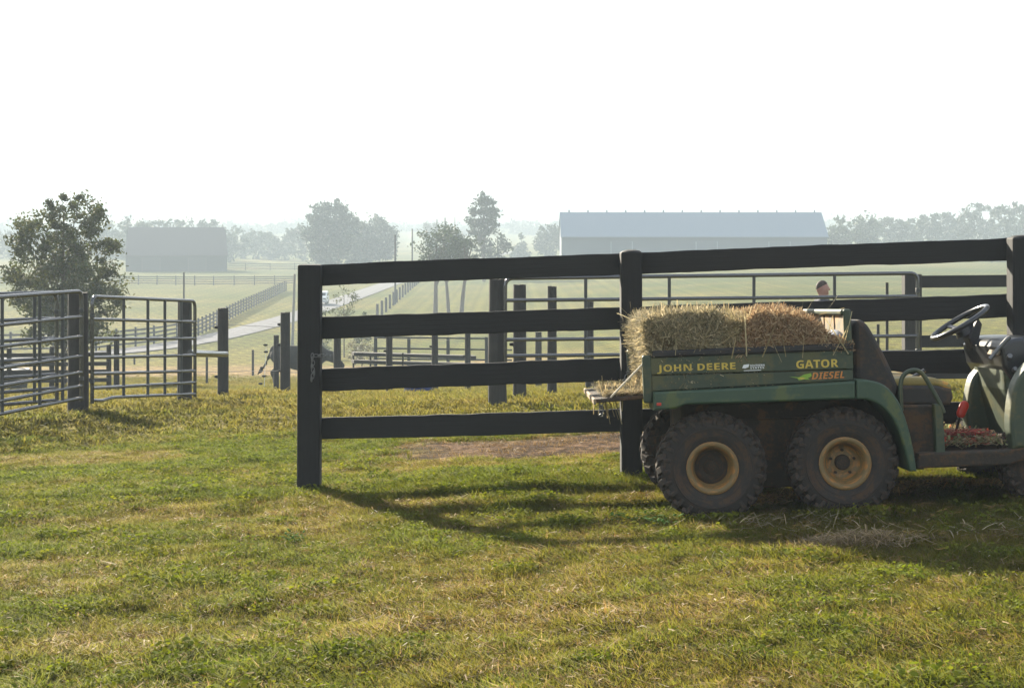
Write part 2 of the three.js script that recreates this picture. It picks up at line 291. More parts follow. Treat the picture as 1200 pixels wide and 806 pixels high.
  const mix = (a, b, t) => [0, 1, 2].map((i) => lerp(a[i], b[i], t));
  const GREEN = [0.148, 0.186, 0.010], YEL = [0.268, 0.228, 0.018], STRAW = [0.33, 0.215, 0.065], BRN = [0.17, 0.098, 0.026];
  const fenceZ = (x) => -(11.05 - (x + 1.315) * 0.142);
  for (let i = 0; i < 230000; i++) {
    const d = Math.sqrt(lerp(4.3 * 4.3, 17 * 17, R())), x = (R() * 2 - 1) * (0.33 * d + 0.5), z = -d, s = soil(x, z);
    if (R() < s * 1.7) { if (R() < 0.025) put('dry', x, z, 0.8 + R() * 0.5, mix(BRN, STRAW, R() * 0.5)); continue; }
    const l = clamp(lush(x, z) - 0.5 * strawAt(x, z), 0, 1), r = R(), lump = 0.55 + 0.65 * Math.pow(noise(x * 5.5, z * 5.5, 91), 1.5) + 0.25 * noise(x * 1.7, z * 1.7, 92), j = 0.75 + 0.5 * R(), tone = (c) => c.map((v) => v * j);
    if (r < 0.10 + 0.28 * Math.pow(1 - l, 1.7)) put('dry', x, z, (0.7 + R() * 0.6) * lump, tone(mix(BRN, STRAW, Math.pow(R(), 0.8))));
    else if (r < 0.86 || l < 0.45) put('fine', x, z, (0.55 + R() * 0.55 + 0.25 * l) * lump, tone(mix(YEL, GREEN, clamp(l * 1.1 + (R() - 0.5) * 0.7, 0, 1))));
    else put('broad', x, z, (0.6 + R() * 0.6 + 0.25 * l) * lump, tone(mix(YEL, GREEN, clamp(l * 0.9 + 0.25 + (R() - 0.5) * 0.6, 0, 1))));
  }
  for (let i = 0; i < 3400; i++) { // uncut strip under the rails
    const x = -1.5 + R() * 6.5, z = fenceZ(x) + 0.75 * (R() + R() - 1) + 0.22, s = (0.35 + 0.6 * R() * (0.3 + noise(x * 2.2, z * 2.2, 88))) * (1 - 0.4 * Math.abs(z - fenceZ(x)));
    if (soil(x, z) > 0.35) continue;
    put('tall', x, z, s * (x < -0.9 ? 0.6 : 0.85), mix(YEL, GREEN, clamp(0.45 + R() * 0.6, 0, 1)));
  }
  for (let i = 0; i < 420; i++) { const d = 5 + R() * 11, x = (R() * 2 - 1) * (0.33 * d + 0.5), l = lush(x, -d); if (l > 0.55) put('tall', x, -d, 0.4 + R() * 0.35, mix(YEL, GREEN, 0.5 + R() * 0.5)); }
  for (let i = 0; i < 130000; i++) {
    const d = Math.sqrt(lerp(15.5 * 15.5, 78 * 78, R())), x = (R() * 2 - 1) * (0.33 * d + 0.5), z = -d, s = soil(x, z);
    if (R() < s * 1.3 || R() < sstep(30, 78, d)) continue;
    const l = lush(x, z), j = 0.75 + 0.5 * R(), far = fbm(x * 0.09, z * 0.12, 95, 3);
    put('coarse', x, z, (0.6 + R() * 0.7) * (1 + 0.5 * far), mix(mix(mix(YEL, STRAW, 0.25 * R() + 0.2 * far), GREEN, clamp((l - 0.05) * 0.9 * (1 - 0.5 * far) * (0.5 + R()), 0, 1)), BRN, 0.12 * R()).map((v) => v * j));
  }
  const m4 = new THREE.Matrix4(), q = new THREE.Quaternion(), e = new THREE.Euler(), c = new THREE.Color();
  for (const k in kinds) {
    const root = new THREE.Group(); root.name = { fine: 'grass', broad: 'clover', dry: 'dry_grass', tall: 'tall_grass', coarse: 'rough_grass' }[k]; root.userData = { label: label[k][0], category: label[k][1], kind: 'stuff' }; scene.add(root);
    kinds[k].forEach((g, n) => {
      const list = spots[k][n], im = new THREE.InstancedMesh(g, k === 'dry' ? dryMat : mat, list.length); im.name = 'tuft'; im.userData.kind = 'stuff'; im.castShadow = im.receiveShadow = true;
      list.forEach(([x, z, s, a, r, gg, b], i) => { e.set((R() - 0.5) * 0.25, a, (R() - 0.5) * 0.25); q.setFromEuler(e); im.setMatrixAt(i, m4.compose(V(x, H(x, z) - 0.004, z), q, V(s, s, s))); im.setColorAt(i, c.setRGB(r, gg, b)); });
      root.add(im);
    });
  }
}

// ---------------------------------------------------------------- the black board fence in front
function woodPost(h, w, round, seed, mat = null) {
  const R = rng(seed);
  if (round) { const g = new THREE.CylinderGeometry(w * 0.47, w * 0.52, h, 14, 6); const p = g.attributes.position; for (let i = 0; i < p.count; i++) { const k = 1 + (noise(p.getX(i) * 9 + seed, p.getY(i) * 3, seed) - 0.5) * 0.10; p.setX(i, p.getX(i) * k); p.setZ(i, p.getZ(i) * k); if (p.getY(i) > h / 2 - 0.01) p.setY(i, p.getY(i) + (R() - 0.5) * 0.015); } g.computeVertexNormals(); const uv = g.attributes.uv; for (let i = 0; i < uv.count; i++) uv.setXY(i, uv.getX(i) * 3.14 * w, uv.getY(i) * h); return g.translate(0, h / 2, 0); }
  return rbox(w, h, w * 0.9, 0.012, 2).translate(0, h / 2, 0);
}
function warped(a, b, h, t, seed) { // sawn board: slightly bowed, edges worn uneven
  const L = a.distanceTo(b), N = 40, c = 0.005, pos = [], uv = [], idx = [], ring = [[-h / 2 + c, -t / 2], [h / 2 - c, -t / 2], [h / 2, -t / 2 + c], [h / 2, t / 2 - c], [h / 2 - c, t / 2], [-h / 2 + c, t / 2], [-h / 2, t / 2 - c], [-h / 2, -t / 2 + c]];
  for (let i = 0; i <= N; i++) {
    const x = (i / N - 0.5) * L, bow = (noise(x * 0.9 + 20, seed, 3) - 0.5) * 0.006, cup = (noise(x * 0.7 + 9, seed, 4) - 0.5) * 0.016;
    ring.forEach(([y, z], k) => { const e = (noise(x * 7 + 50, seed * 3 + (y > 0 ? 1 : 2), 6) - 0.5) * 0.006 + (noise(x * 30 + 50, seed * 3 + (y > 0 ? 1 : 2), 7) - 0.5) * 0.003; pos.push(x, y + bow + e * Math.sign(y), z + cup); uv.push(x + seed * 0.37, y + z + seed * 0.21); });
    if (i < N) for (let k = 0; k < 8; k++) { const p = i * 8 + k, q = i * 8 + (k + 1) % 8; idx.push(p, p + 8, q, q, p + 8, q + 8); }
  }
  for (const o of [0, N * 8]) for (let k = 1; k < 7; k++) idx.push(o, o + (o ? k + 1 : k), o + (o ? k : k + 1));
  const g = new THREE.BufferGeometry(); g.setAttribute('position', new THREE.Float32BufferAttribute(pos, 3)); g.setAttribute('uv', new THREE.Float32BufferAttribute(uv, 2)); g.setIndex(idx);
  const f = g.toNonIndexed(); f.computeVertexNormals();
  const xa = b.clone().sub(a).normalize(), z = V(0, 1, 0).cross(xa).negate().normalize(), y = z.clone().cross(xa), m = new THREE.Matrix4().makeBasis(xa, y, z); m.setPosition(a.clone().add(b).multiplyScalar(0.5));
  return f.applyMatrix4(m);
}
{
  const posts = [[362, 11.05, 310], [740, 10.87, 295], [1197, 10.4, 278], [1640, 9.95, 262]];
  const f = thing('board_fence', 'near black four-board fence with square posts behind the green utility vehicle', 'fence');
  posts.forEach(([px, d, ty], i) => {
    const b = foot(px, d, 0.25), t = at(px, ty, d), m = part('post', woodPost(t.y - b.y, i === 0 ? 0.148 : 0.135, false, 5 + i), M.post, f); m.position.copy(b); m.rotation.y = 0.03 * i; m.rotation.z = i === 0 ? -0.004 : 0.002;
    if (i) { const cap = part('post_cap', new THREE.SphereGeometry(0.066, 12, 5, 0, 6.283, 0, 1.57).scale(1, 0.28, 0.9), M.post, f); cap.position.set(t.x, t.y - 0.004, t.z); }
  });
  // board edges at each post: top row per rail
  const rows = [[[362, 311], [740, 296], [1197, 278.3], [1640, 262]], [[362, 371.5], [740, 359], [1197, 344], [1640, 330]], [[362, 432.5], [740, 419], [1197, 407], [1640, 396]], [[362, 490], [740, 479.5], [1197, 469], [1640, 460]]];
  const hgt = [0.138, 0.143, 0.146, 0.142];
  rows.forEach((row, k) => {
    for (let i = 0; i < 3; i++) {
      const dep = (n) => posts[n][1] + 0.085, a = at(row[i][0], row[i][1], dep(i)), b = at(row[i + 1][0], row[i + 1][1], dep(i + 1));
      a.y -= hgt[k] / 2; b.y -= hgt[k] / 2;
      if (i === 0) a.x -= 0.05; else a.x += 0.003; b.x -= 0.003;
      const g = warped(a, b, hgt[k], 0.026, k * 7 + i);
      part('board', g, M.rail, f);
    }
  });
}
{ // chain on the end post
  const c = thing('chain', 'short galvanised chain hanging on the end post of the black fence', 'chain', at(366, 417, 10.93));
  const link = new THREE.TorusGeometry(0.0125, 0.0035, 6, 12).scale(0.75, 1.35, 1);
  const pts = [[0, 0], [-0.002, -0.022], [0.004, -0.044], [-0.004, -0.066], [0.003, -0.088], [0.01, -0.108], [0.001, -0.128], [-0.006, -0.148], [0.022, 0.002], [0.044, 0.0], [0.064, 0.004]];
  pts.forEach(([x, y], i) => { const m = part('link', link, M.chain, c); m.position.set(x, y, 0.004); m.rotation.y = i % 2 ? 1.3 : 0.2; if (i > 7) m.rotation.z = 1.57; });
}

// ---------------------------------------------------------------- posts and pipe gates of the pens
function insulators(parent, h, list, r = 0.03, side = -1) { for (const y of list) { const m = part('insulator', new THREE.CylinderGeometry(0.018, 0.026, 0.05, 8).rotateZ(1.57), M.insulator, parent); m.position.set(side * (r + 0.02), y, 0); } }
const postSet = [ // px, depth, base sink, top row, width px, round, label, insulator heights
  [91, 21, 343, 24, 1, 'thick round gate post between the two pipe gates', []],
  [216, 24, 353, 17, 1, 'round post at the latch end of the small pipe gate', []],
  [261, 26.7, 361, 13, 1, 'slim dark post carrying insulators beside the latch pipe', [0.33, 0.7, 1.1]],
  [334, 29.4, 366, 12, 1, 'dark post with insulators standing before the rump of the black cow', [0.4, 0.85, 1.2]],
  [323.5, 40, 393, 6.5, 1, 'slim post standing against the hind legs of the black cow', []],
  [395, 33, 376, 9, 1, 'slender post standing just beyond the chained fence end', [0.4, 1.2]],
  [456, 33.5, 378, 8, 1, 'slender post standing left of the blue tub', [0.9, 1.2]],
  [509.5, 36.5, 380, 8, 1, 'slender post standing right against the blue tub', [0.6, 1.0]],
  [548, 38.5, 382, 7, 1, 'slender post between the blue tub and the long gate', [0.8]],
  [583, 20, 327, 22, 1, 'thick round post at the left end of the long pipe gate', []],
  [609, 22.5, 333.5, 16, 1, 'square-cut post right behind the end of the long pipe gate', [0.72]],
  [647, 24, 335.5, 11.5, 1, 'narrow post behind the long gate, second from its thick post', []],
  [691, 30, 353, 10, 1, 'narrow shorter post behind the long gate near the tailgate', [0.5]],
  [631, 40, 389, 8, 1, 'short distant post seen under the boards between two nearer posts', []],
  [1069, 20.8, 321, 20, 0, 'square post joining the long pipe gate to the rear board fence', []],
];
for (const [px, d, ty, w, round, label, ins] of postSet) {
  const b = foot(px, d), t = at(px, ty, d), g = thing('fence_post', label, 'post', b);
  part('shaft', woodPost(t.y - b.y + 0.3, w * d / F, round, 40 + px).translate(0, -0.3, 0), M.greyPost, g);
  insulators(g, 1, ins, w * d / F / 2);
}
function pipeGate(label, L, Rr, uprights, r, corners = 'both', extra = {}) {
  // L, Rr: { px, d, ys } or { p: Vector3 on plan, ys: heights }
  const pt = (S, i) => at(S.px, S.ys[i], S.d), n = L.ys.length;
  const o = at(L.px, L.ys[n - 1], L.d), g = thing('pipe_gate', label, 'gate', o, 'pipe gates of the pens');
  const A = (i) => pt(L, i).sub(o), B = (i) => pt(Rr, i).sub(o);
  const a0 = A(0), b0 = B(0), an = A(n - 1), bn = B(n - 1), dir = b0.clone().sub(a0).normalize(), cr = 0.1;
  const mv = (p, q, s) => p.clone().add(q.clone().sub(p).setLength(s));
  const path = new THREE.CurvePath();
  const pts = [an.clone().add(V(0, -0.04, 0)), mv(a0, an, cr), a0, mv(a0, b0, cr), mv(b0, a0, cr), b0, mv(b0, bn, cr), bn.clone().add(V(0, -0.04, 0))];
  path.add(new THREE.LineCurve3(pts[0], pts[1])); path.add(new THREE.QuadraticBezierCurve3(pts[1], pts[2], pts[3])); path.add(new THREE.LineCurve3(pts[3], pts[4])); path.add(new THREE.QuadraticBezierCurve3(pts[4], pts[5], pts[6])); path.add(new THREE.LineCurve3(pts[6], pts[7]));
  part('frame', merge([tube([pts[0], pts[1]], r), new THREE.TubeGeometry(path.curves[1], 8, r, 8), tube([pts[3], pts[4]], r), new THREE.TubeGeometry(path.curves[3], 8, r, 8), tube([pts[6], pts[7]], r)]), M.steel, g);
  for (let i = 1; i < n; i++) {
    const a = A(i), b = B(i), m = [a];
    if (extra.sag && i === n - 1) m.push(a.clone().lerp(b, 0.1).add(V(0, -0.012, 0)), a.clone().lerp(b, 0.2).add(V(0, 0.02, 0)));
    m.push(b); part('bar', m.length > 2 ? tube(m, r * 0.92, 8, 24, false, 0.2) : tube(m, r * 0.92), M.steel, g);
  }
  for (const t of uprights) { const a = a0.clone().lerp(b0, t), b = an.clone().lerp(bn, t), z = V(0, 0, 0.0); part('upright', tube([a.add(z), b.add(z)], r * 0.85), M.darkSteel, g); }
  for (const y of [0.18, 0.82]) { const h = part('hinge', rbox(0.05, 0.05, 0.05, 0.008), M.darkSteel, g); h.position.copy(extra.hingeRight ? bn.clone().lerp(b0, y) : an.clone().lerp(a0, y)); }
  return g;
}
const w1 = [0.949, 0.645, 0.411, 0.178, -0.015, -0.177, -0.319], rowsAt = (hs, d) => hs.map((y) => HORIZON + (EYE - y) * F / d);
pipeGate('long pipe gate swung open toward the viewer from the thick round post', { px: -106, d: 16.85, ys: rowsAt(w1, 16.85) }, { px: 95, d: 20.3, ys: rowsAt(w1, 20.3) }, [0.12, 0.3, 0.49, 0.72, 0.87].map((t) => t), 0.024, 'both', { hingeRight: true });
const w3 = w1.map((y) => y - 0.005);
pipeGate('second pipe gate folded behind the opened gate below the leafy tree', { px: -308, d: 17.4, ys: rowsAt(w3, 17.4) }, { px: 66, d: 20.05, ys: rowsAt(w3, 20.05) }, [0.2, 0.4, 0.6, 0.78, 0.92], 0.024, 'both', { hingeRight: true });
pipeGate('short pipe gate standing closed between two round posts', { px: 107.5, d: 20.9, ys: [347.5, 374, 397, 419, 438, 455, 469] }, { px: 228, d: 23.75, ys: [352.6, 377, 396.5, 416, 434.5, 448, 461.5] }, [0.28, 0.51, 0.68, 0.85], 0.024, 'both', { sag: true });
pipeGate('long pipe gate standing closed behind the hay load', { px: 592, d: 19.85, ys: [326, 352, 376, 398, 417, 436] }, { px: 1076, d: 20.5, ys: [320, 347, 371, 393.5, 412, 431] }, [0.19, 0.39, 0.595, 0.793], 0.024, 'both', { hingeRight: true });
single('latch_pipe', bar(at(222, 414, 23.9), at(264, 415, 26.5), 0.05, 10), M.steel, 'fat grey pipe reaching from the small gate to the slim insulator post', 'pipe');
{ // rear board fence right of the long gate
  const f = thing('board_fence', 'rear black board fence continuing right from the long pipe gate', 'fence');
  for (const [px, d, ty] of [[1300, 21.3, 318], [1520, 21.8, 316]]) { const b = foot(px, d, 0.2), t = at(px, ty, d), m = part('post', woodPost(t.y - b.y, 0.14, false, px), M.post, f); m.position.copy(b); }
  for (const [y0, h] of [[323, 0.15], [358, 0.15], [393, 0.15], [430, 0.15]]) { const a = at(1062, y0, 20.95), b = at(1525, y0 - 4, 21.9); a.y -= h / 2; b.y -= h / 2; part('board', beam(a, b, h, 0.026), M.rail, f); }
}
for (const [px, d, y0, y1, s] of [[1040, 24, 331, 420, 'taller'], [1029.5, 24.4, 380, 424, 'shorter']]) single('stake', bar(at(px, y1, d), at(px, y0, d), 0.022, 6), M.greyPost, s + ' thin stake standing behind the long gate and the seat', 'stake');
// wires between the insulator posts
for (const h of [0.4, 1.15]) {
  const line = [[160, 27], [253, 26.7], [327, 29.4], [391, 33], [452, 33.5], [506, 36.5], [545, 38.5]].map(([px, d]) => { const p = foot(px, d); p.y += h; return p; });
  single('fence_wire', merge(line.slice(1).map((p, i) => tube([line[i], p], 0.004, 4))), M.wire, h < 1 ? 'lower electric fence wire strung between the insulator posts' : 'upper electric fence wire strung between the insulator posts', 'wire');
}
{ // thin rod with insulators beside the cow
  const b = foot(309, 45), g = thing('fence_rod', 'pale thin rod with dark insulators beside the tail of the cow', 'rod', b);
  part('rod', bar(V(0, -0.1, 0), V(0.06, 1.22, 0), 0.007, 6), M.white, g);
  for (const [x, y] of [[0.04, 1.16], [0.05, 0.98], [-0.05, 0.56], [0, 0.34], [-0.09, 0.14]]) { const m = part('insulator', new THREE.SphereGeometry(0.045, 8, 6).scale(1.4, 0.7, 1), M.insulator, g); m.position.set(x, y, 0); }
}
// slim posts and rails of the farther pens
for (const [px, py, top, w, t] of [[242, 450, 411, 3, 'thin wire-fence post beyond the latch pipe'], [145, 427, 415, 2.4, 'low wire-fence post left of its twin behind the small gate'], [157, 427, 416, 2.4, 'low wire-fence post right of its twin behind the small gate'], [296, 440, 410, 3, 'thin wire-fence post just left of the cow']]) {
  let d = 40; for (let k = 0; k < 60; k++) { const x = (px - 600) / F * d, need = (EYE - H(x, -d)) * F / (py - HORIZON); d = lerp(d, need, 0.4); }
  const b = foot(px, d); single('wire_post', bar(V(b.x, b.y - 0.2, b.z), V(b.x, at(px, top, d).y, b.z), w * d / F / 2, 6), M.greyPost, t, 'post');
}
{
  const f = thing('board_fence', 'weathered low board fence seen through the small pipe gate', 'fence'), d = 36;
  for (const [px, top, w] of [[127, 404, 6], [136, 392, 7], [60, 406, 6], [10, 408, 6]]) { const dd = px === 136 ? 33 : d, b = foot(px, dd, 0.2), t = at(px, top, dd), m = part('post', woodPost(t.y - b.y, w * dd / F, true, px + 3), M.greyPost, f); m.position.copy(b); }
  for (const y of [415, 426, 435, 445]) part('board', beam(at(-40, y + 2, d), at(128, y, d - 0.1), 0.085, 0.03), M.greyPost, f);
}
{
  const b = foot(2, 40), g = thing('stock_tank', 'dark oval stock tank with pale rim behind the opened pipe gates', 'tank', b);
  part('tub', new THREE.CylinderGeometry(0.5, 0.46, 0.5, 20).scale(1.25, 1, 0.7).translate(0, 0.25, 0), M.darkSteel, g);
  part('rim', new THREE.TorusGeometry(0.5, 0.03, 6, 28).rotateX(1.57).scale(1.25, 1, 0.7).translate(0, 0.5, 0), M.chain, g);
}
{ // pipe panel of the far pen and the grey feed bunk before it
  const g = thing('pen_panel', 'far pipe panel of the pen behind the blue tub', 'panel'), d = 50;
  const y = [396, 409, 421, 433, 443, 452];
  for (const r of y) part('bar', tube([at(438, r - 1, d), at(600, r + 1, d)], 0.028, 6), M.darkSteel, g);
  for (const px of [440, 479, 525, 570]) part('upright', tube([at(px, 395, d - 0.05), at(px, 455, d - 0.05)], 0.055, 6), M.darkSteel, g);
  const k = thing('feed_bunk', 'low grey feed bunk standing behind the black boards beyond the cow', 'feed bunk'), e = 46;
  for (const [r, t] of [[414.5, 0.09], [423.5, 0.09]]) part('plank', beam(at(413, r, e), at(556, r + 4, e + 1), t, 0.35), M.greyPost, k);
  for (const px of [414, 434, 472, 512, 550]) part('leg', beam(at(px - 1, 434, e + 0.2), at(px + 1, 434, e + 0.2), 0.95, 0.06), M.greyPost, k);
}
{
  const b = foot(490, 29.5, -0.03), g = thing('water_tub', 'blue plastic tub on the grass under the lower boards', 'tub', b);
  part('wall', new THREE.LatheGeometry([[0.20, 0], [0.24, 0.02], [0.28, 0.36], [0.30, 0.38], [0.29, 0.40], [0.26, 0.38], [0.22, 0.05], [0, 0.05]].map((p) => new THREE.Vector2(...p)), 24), M.blueTub, g);
}

// ---------------------------------------------------------------- hazy country behind: board fences, poles, barns, car
function farFence(label, line, h, n, poleW = 0.14, boards = 4) {
  const P = line.map(([px, d]) => foot(px, d)), f = thing('board_fence', label, 'fence', null, 'board fences across the valley');
  const pg = new THREE.BoxGeometry(poleW, h + 0.25, poleW);
  for (let i = 0; i < P.length - 1; i++) {
    const a = P[i], b = P[i + 1], L = Math.hypot(b.x - a.x, b.z - a.z), k = Math.max(1, Math.round(L / n));
    let prev = null;
    for (let j = 0; j <= k; j++) {
      const x = lerp(a.x, b.x, j / k), z = lerp(a.z, b.z, j / k), y = H(x, z), q = V(x, y, z);
      const m = part('post', pg, M.farFence, f); m.position.set(x, y + h / 2, z);
      prev = q;
    }
    for (let t = 0; t < boards; t++) {
      const segs = []; const kk = Math.max(1, Math.round(L / 12));
      for (let j = 0; j < kk; j++) { const p0 = a.clone().lerp(b, j / kk), p1 = a.clone().lerp(b, (j + 1) / kk); p0.y = H(p0.x, p0.z); p1.y = H(p1.x, p1.z); const o = h * (0.2 + 0.24 * t) ; p0.y += o; p1.y += o; segs.push(beam(p0, p1, 0.14, 0.04)); }
      part('board', merge(segs), M.farFence, f);
    }
  }
}
farFence('dark board fence running up the left side of the country road', [[-40, 118], [112, 122], [180, 131], [232, 142], [285, 180], [335, 235]], 1.35, 2.7);
farFence('dark board fence crossing the field below the old barn', [[-30, 262], [140, 262], [250, 258], [345, 262]], 1.35, 3.4);
farFence('faint dark board fence running right from the old barn', [[258, 345], [345, 350], [420, 352]], 1.4, 5);
farFence('faint board fence crossing the pasture beside the pale blue barn', [[975, 300], [1090, 290], [1240, 275]], 1.3, 6, 0.14, 2);
{
  const f = thing('post_row', 'row of grey posts climbing the right side of the country road', 'fence');
  const a = foot(442, 166), b = foot(500, 300), pg = new THREE.CylinderGeometry(0.13, 0.14, 1.7, 8).translate(0, 0.7, 0);
  for (let i = 0; i < 20; i++) { const p = a.clone().lerp(b, i / 19), m = part('post', pg, M.greyPost, f); m.position.set(p.x, H(p.x, p.z), p.z); }
}
function pole(px, d, top, w, label, arm, mat = M.greyPost, lean = 0) {
  const b = foot(px, d, 0.5), t = at(px + lean, top, d), g = thing('utility_pole', label, 'pole', b);
  part('shaft', bar(V(0, 0, 0), t.clone().sub(b), w, 8, w * 0.75), mat, g);
  if (arm) part('crossarm', rbox(0.9, 0.1, 0.1).translate(t.x - b.x, t.y - b.y - 0.35, 0), mat, g);
  return t;
}
const tops = [pole(463, 197, 275, 0.13, 'tall dark utility pole at the roadside before the road climbs', false), pole(483, 270, 268, 0.15, 'utility pole farther along the road beside the flat-topped trees', false), pole(512, 390, 257, 0.17, 'distant hazy utility pole above the flat-topped trees, left of two', false), pole(521.5, 400, 255, 0.2, 'distant hazy utility pole above the flat-topped trees, right of two', false)];
pole(342, 129, 321, 0.12, 'pale leaning wooden pole beside the chained fence post', false, M.paleWood, 3);
pole(215, 138, 319, 0.09, 'slim pole rising above the small pipe gate before the old barn', false);
{
  const w = [];
  for (let i = 0; i < tops.length - 1; i++) for (const o of [0.3, 0.9]) { const a = tops[i].clone(), b = tops[i + 1].clone(); a.y -= o; b.y -= o; const m = a.clone().lerp(b, 0.5); m.y -= 1.1; w.push(tube([a, m, b], 0.014, 4, 10)); }
  single('power_line', merge(w), M.wire, 'thin power lines sagging between the roadside utility poles', 'power line');
}
function barn(name, label, px0, px1, d, ridge, eave, base, mats, o = {}) {
  const A = at(px0, base, d), B = at(px1, base, d), L = B.x - A.x, g = thing(name, label, 'barn', V((A.x + B.x) / 2, A.y - 0.6, -d - (o.depth || 12) / 2));
  const D = o.depth || 12, he = at(0, eave, d).y - A.y + 0.6, hr = (at(0, ridge, d + D / 2).y - A.y + 0.6), hip = o.hip || 0;
  const wall = (w, h, x, z, ry) => { const m = part('wall', rbox(w, h, 0.15, 0.02), mats[1], g); m.position.set(x, h / 2, z); m.rotation.y = ry; return m; };
  wall(L - 0.3, he, 0, D / 2, 0); wall(L - 0.3, he, 0, -D / 2, 0);
  for (const s of [-1, 1]) part('gable', extr([[-D / 2, 0], [D / 2, 0], [D / 2, he], [0, hr - 0.25], [-D / 2, he]], -0.08, 0.08, 0.01).rotateY(Math.PI / 2).translate(s * (L / 2 - 0.25), 0, 0), mats[1], g);
  const over = 0.5;
  for (const s of [-1, 1]) {
    const z1 = s * (D / 2 + over), y1 = he - over * (hr - he) / (D / 2), v = [-L / 2, y1, z1, L / 2, y1, z1, L / 2 - hip, hr, 0, -L / 2 + hip, hr, 0], n = [];
    const r = new THREE.BufferGeometry(), th = 0.12, pp = [...v, ...v.map((q, i) => i % 3 === 1 ? q + th : q)];
    r.setAttribute('position', new THREE.Float32BufferAttribute(pp, 3)); r.setIndex([0, 1, 2, 0, 2, 3, 4, 6, 5, 4, 7, 6, 0, 5, 1, 0, 4, 5, 1, 6, 2, 1, 5, 6, 3, 4, 0, 3, 7, 4, 2, 6, 7, 2, 7, 3]);
    const rn = r.toNonIndexed(); rn.computeVertexNormals(); const ps = rn.attributes.position, uv = []; for (let i = 0; i < ps.count; i++) uv.push(ps.getX(i), ps.getZ(i)); rn.setAttribute('uv', new THREE.Float32BufferAttribute(uv, 2));
    const rp = part('roof', rn, mats[0], g);
    if (s > 0 && o.ribs) for (let i = 1; i < o.ribs; i++) { const x = lerp(-L / 2, L / 2, i / o.ribs); part('seam', bar(V(x, y1 + th, z1), V(x, hr + th, 0), 0.035, 4), mats[0], rp); }
  }
  if (o.turn) g.rotation.y = o.turn;
  if (o.vents) for (let i = 0; i < o.vents; i++) { const v = part('roof_vent', new THREE.CylinderGeometry(0.12, 0.15, 0.42, 8), mats[0], g); v.position.set(lerp(-L / 2 + 1.6, L / 2 - 1.2, i / (o.vents - 1)), hr + 0.3, 0); }
  if (o.doors) for (const x of o.doors) { const m = part('door', rbox(3.4, he * 0.8, 0.1, 0.02), mats[2], g); m.position.set(x, he * 0.4, D / 2 + 0.14); for (const k of [-1, 1]) part('door_frame', rbox(0.15, he * 0.82, 0.06, 0.01).translate(k * 1.75, 0, 0.03), mats[0], m); }
  return g;
}
barn('old_barn', 'weathered dark barn with greyish roof standing in the hazy valley', 141, 259.5, 340, 267, 297, 318, [M.roofGrey, M.barnWood, M.farFence], { depth: 11, hip: 0.55, doors: [-5, 4], turn: 0.195 });
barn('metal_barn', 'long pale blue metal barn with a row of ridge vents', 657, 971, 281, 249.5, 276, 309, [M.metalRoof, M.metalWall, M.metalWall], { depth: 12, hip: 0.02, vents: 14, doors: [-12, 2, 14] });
{ // white car coming along the road
  const b = foot(375, 196), g = thing('car', 'small white car on the country road beyond the sapling', 'car', V(b.x, b.y + 0.09, b.z)); g.rotation.y = 0.03;
  const side = smoothPts([[-2.1, 0.35], [-2.15, 0.7], [-2.0, 0.9], [-1.2, 0.98], [-0.5, 1.42], [0.9, 1.45], [1.7, 1.0], [2.1, 0.9], [2.15, 0.4]], 40);
  part('body', extr([...side, [1.5, 0.28], [-1.5, 0.28]], -0.86, 0.86, 0.06).rotateY(Math.PI / 2), M.white, g);
  part('window', rbox(1.4, 0.4, 0.05, 0.02).rotateX(-0.75).translate(0, 1.2, 1.02), M.glossBlack, g); part('window', rbox(1.4, 0.36, 0.05, 0.02).rotateX(0.75).translate(0, 1.22, -1.42), M.glossBlack, g);
  for (const s of [-1, 1]) { part('window', rbox(0.04, 0.34, 1.7, 0.02).translate(s * 0.86, 1.15, -0.25), M.glossBlack, g); part('headlight', rbox(0.3, 0.15, 0.06, 0.02).translate(s * 0.62, 0.72, 2.13), M.chain, g); part('tail_light', rbox(0.22, 0.2, 0.06, 0.02).translate(s * 0.68, 0.8, -2.12), M.red, g); for (const z of [-1.3, 1.35]) { const w = part('wheel', new THREE.CylinderGeometry(0.31, 0.31, 0.2, 16).rotateZ(1.57), M.black, g); w.position.set(s * 0.76, 0.31, z); } }
}

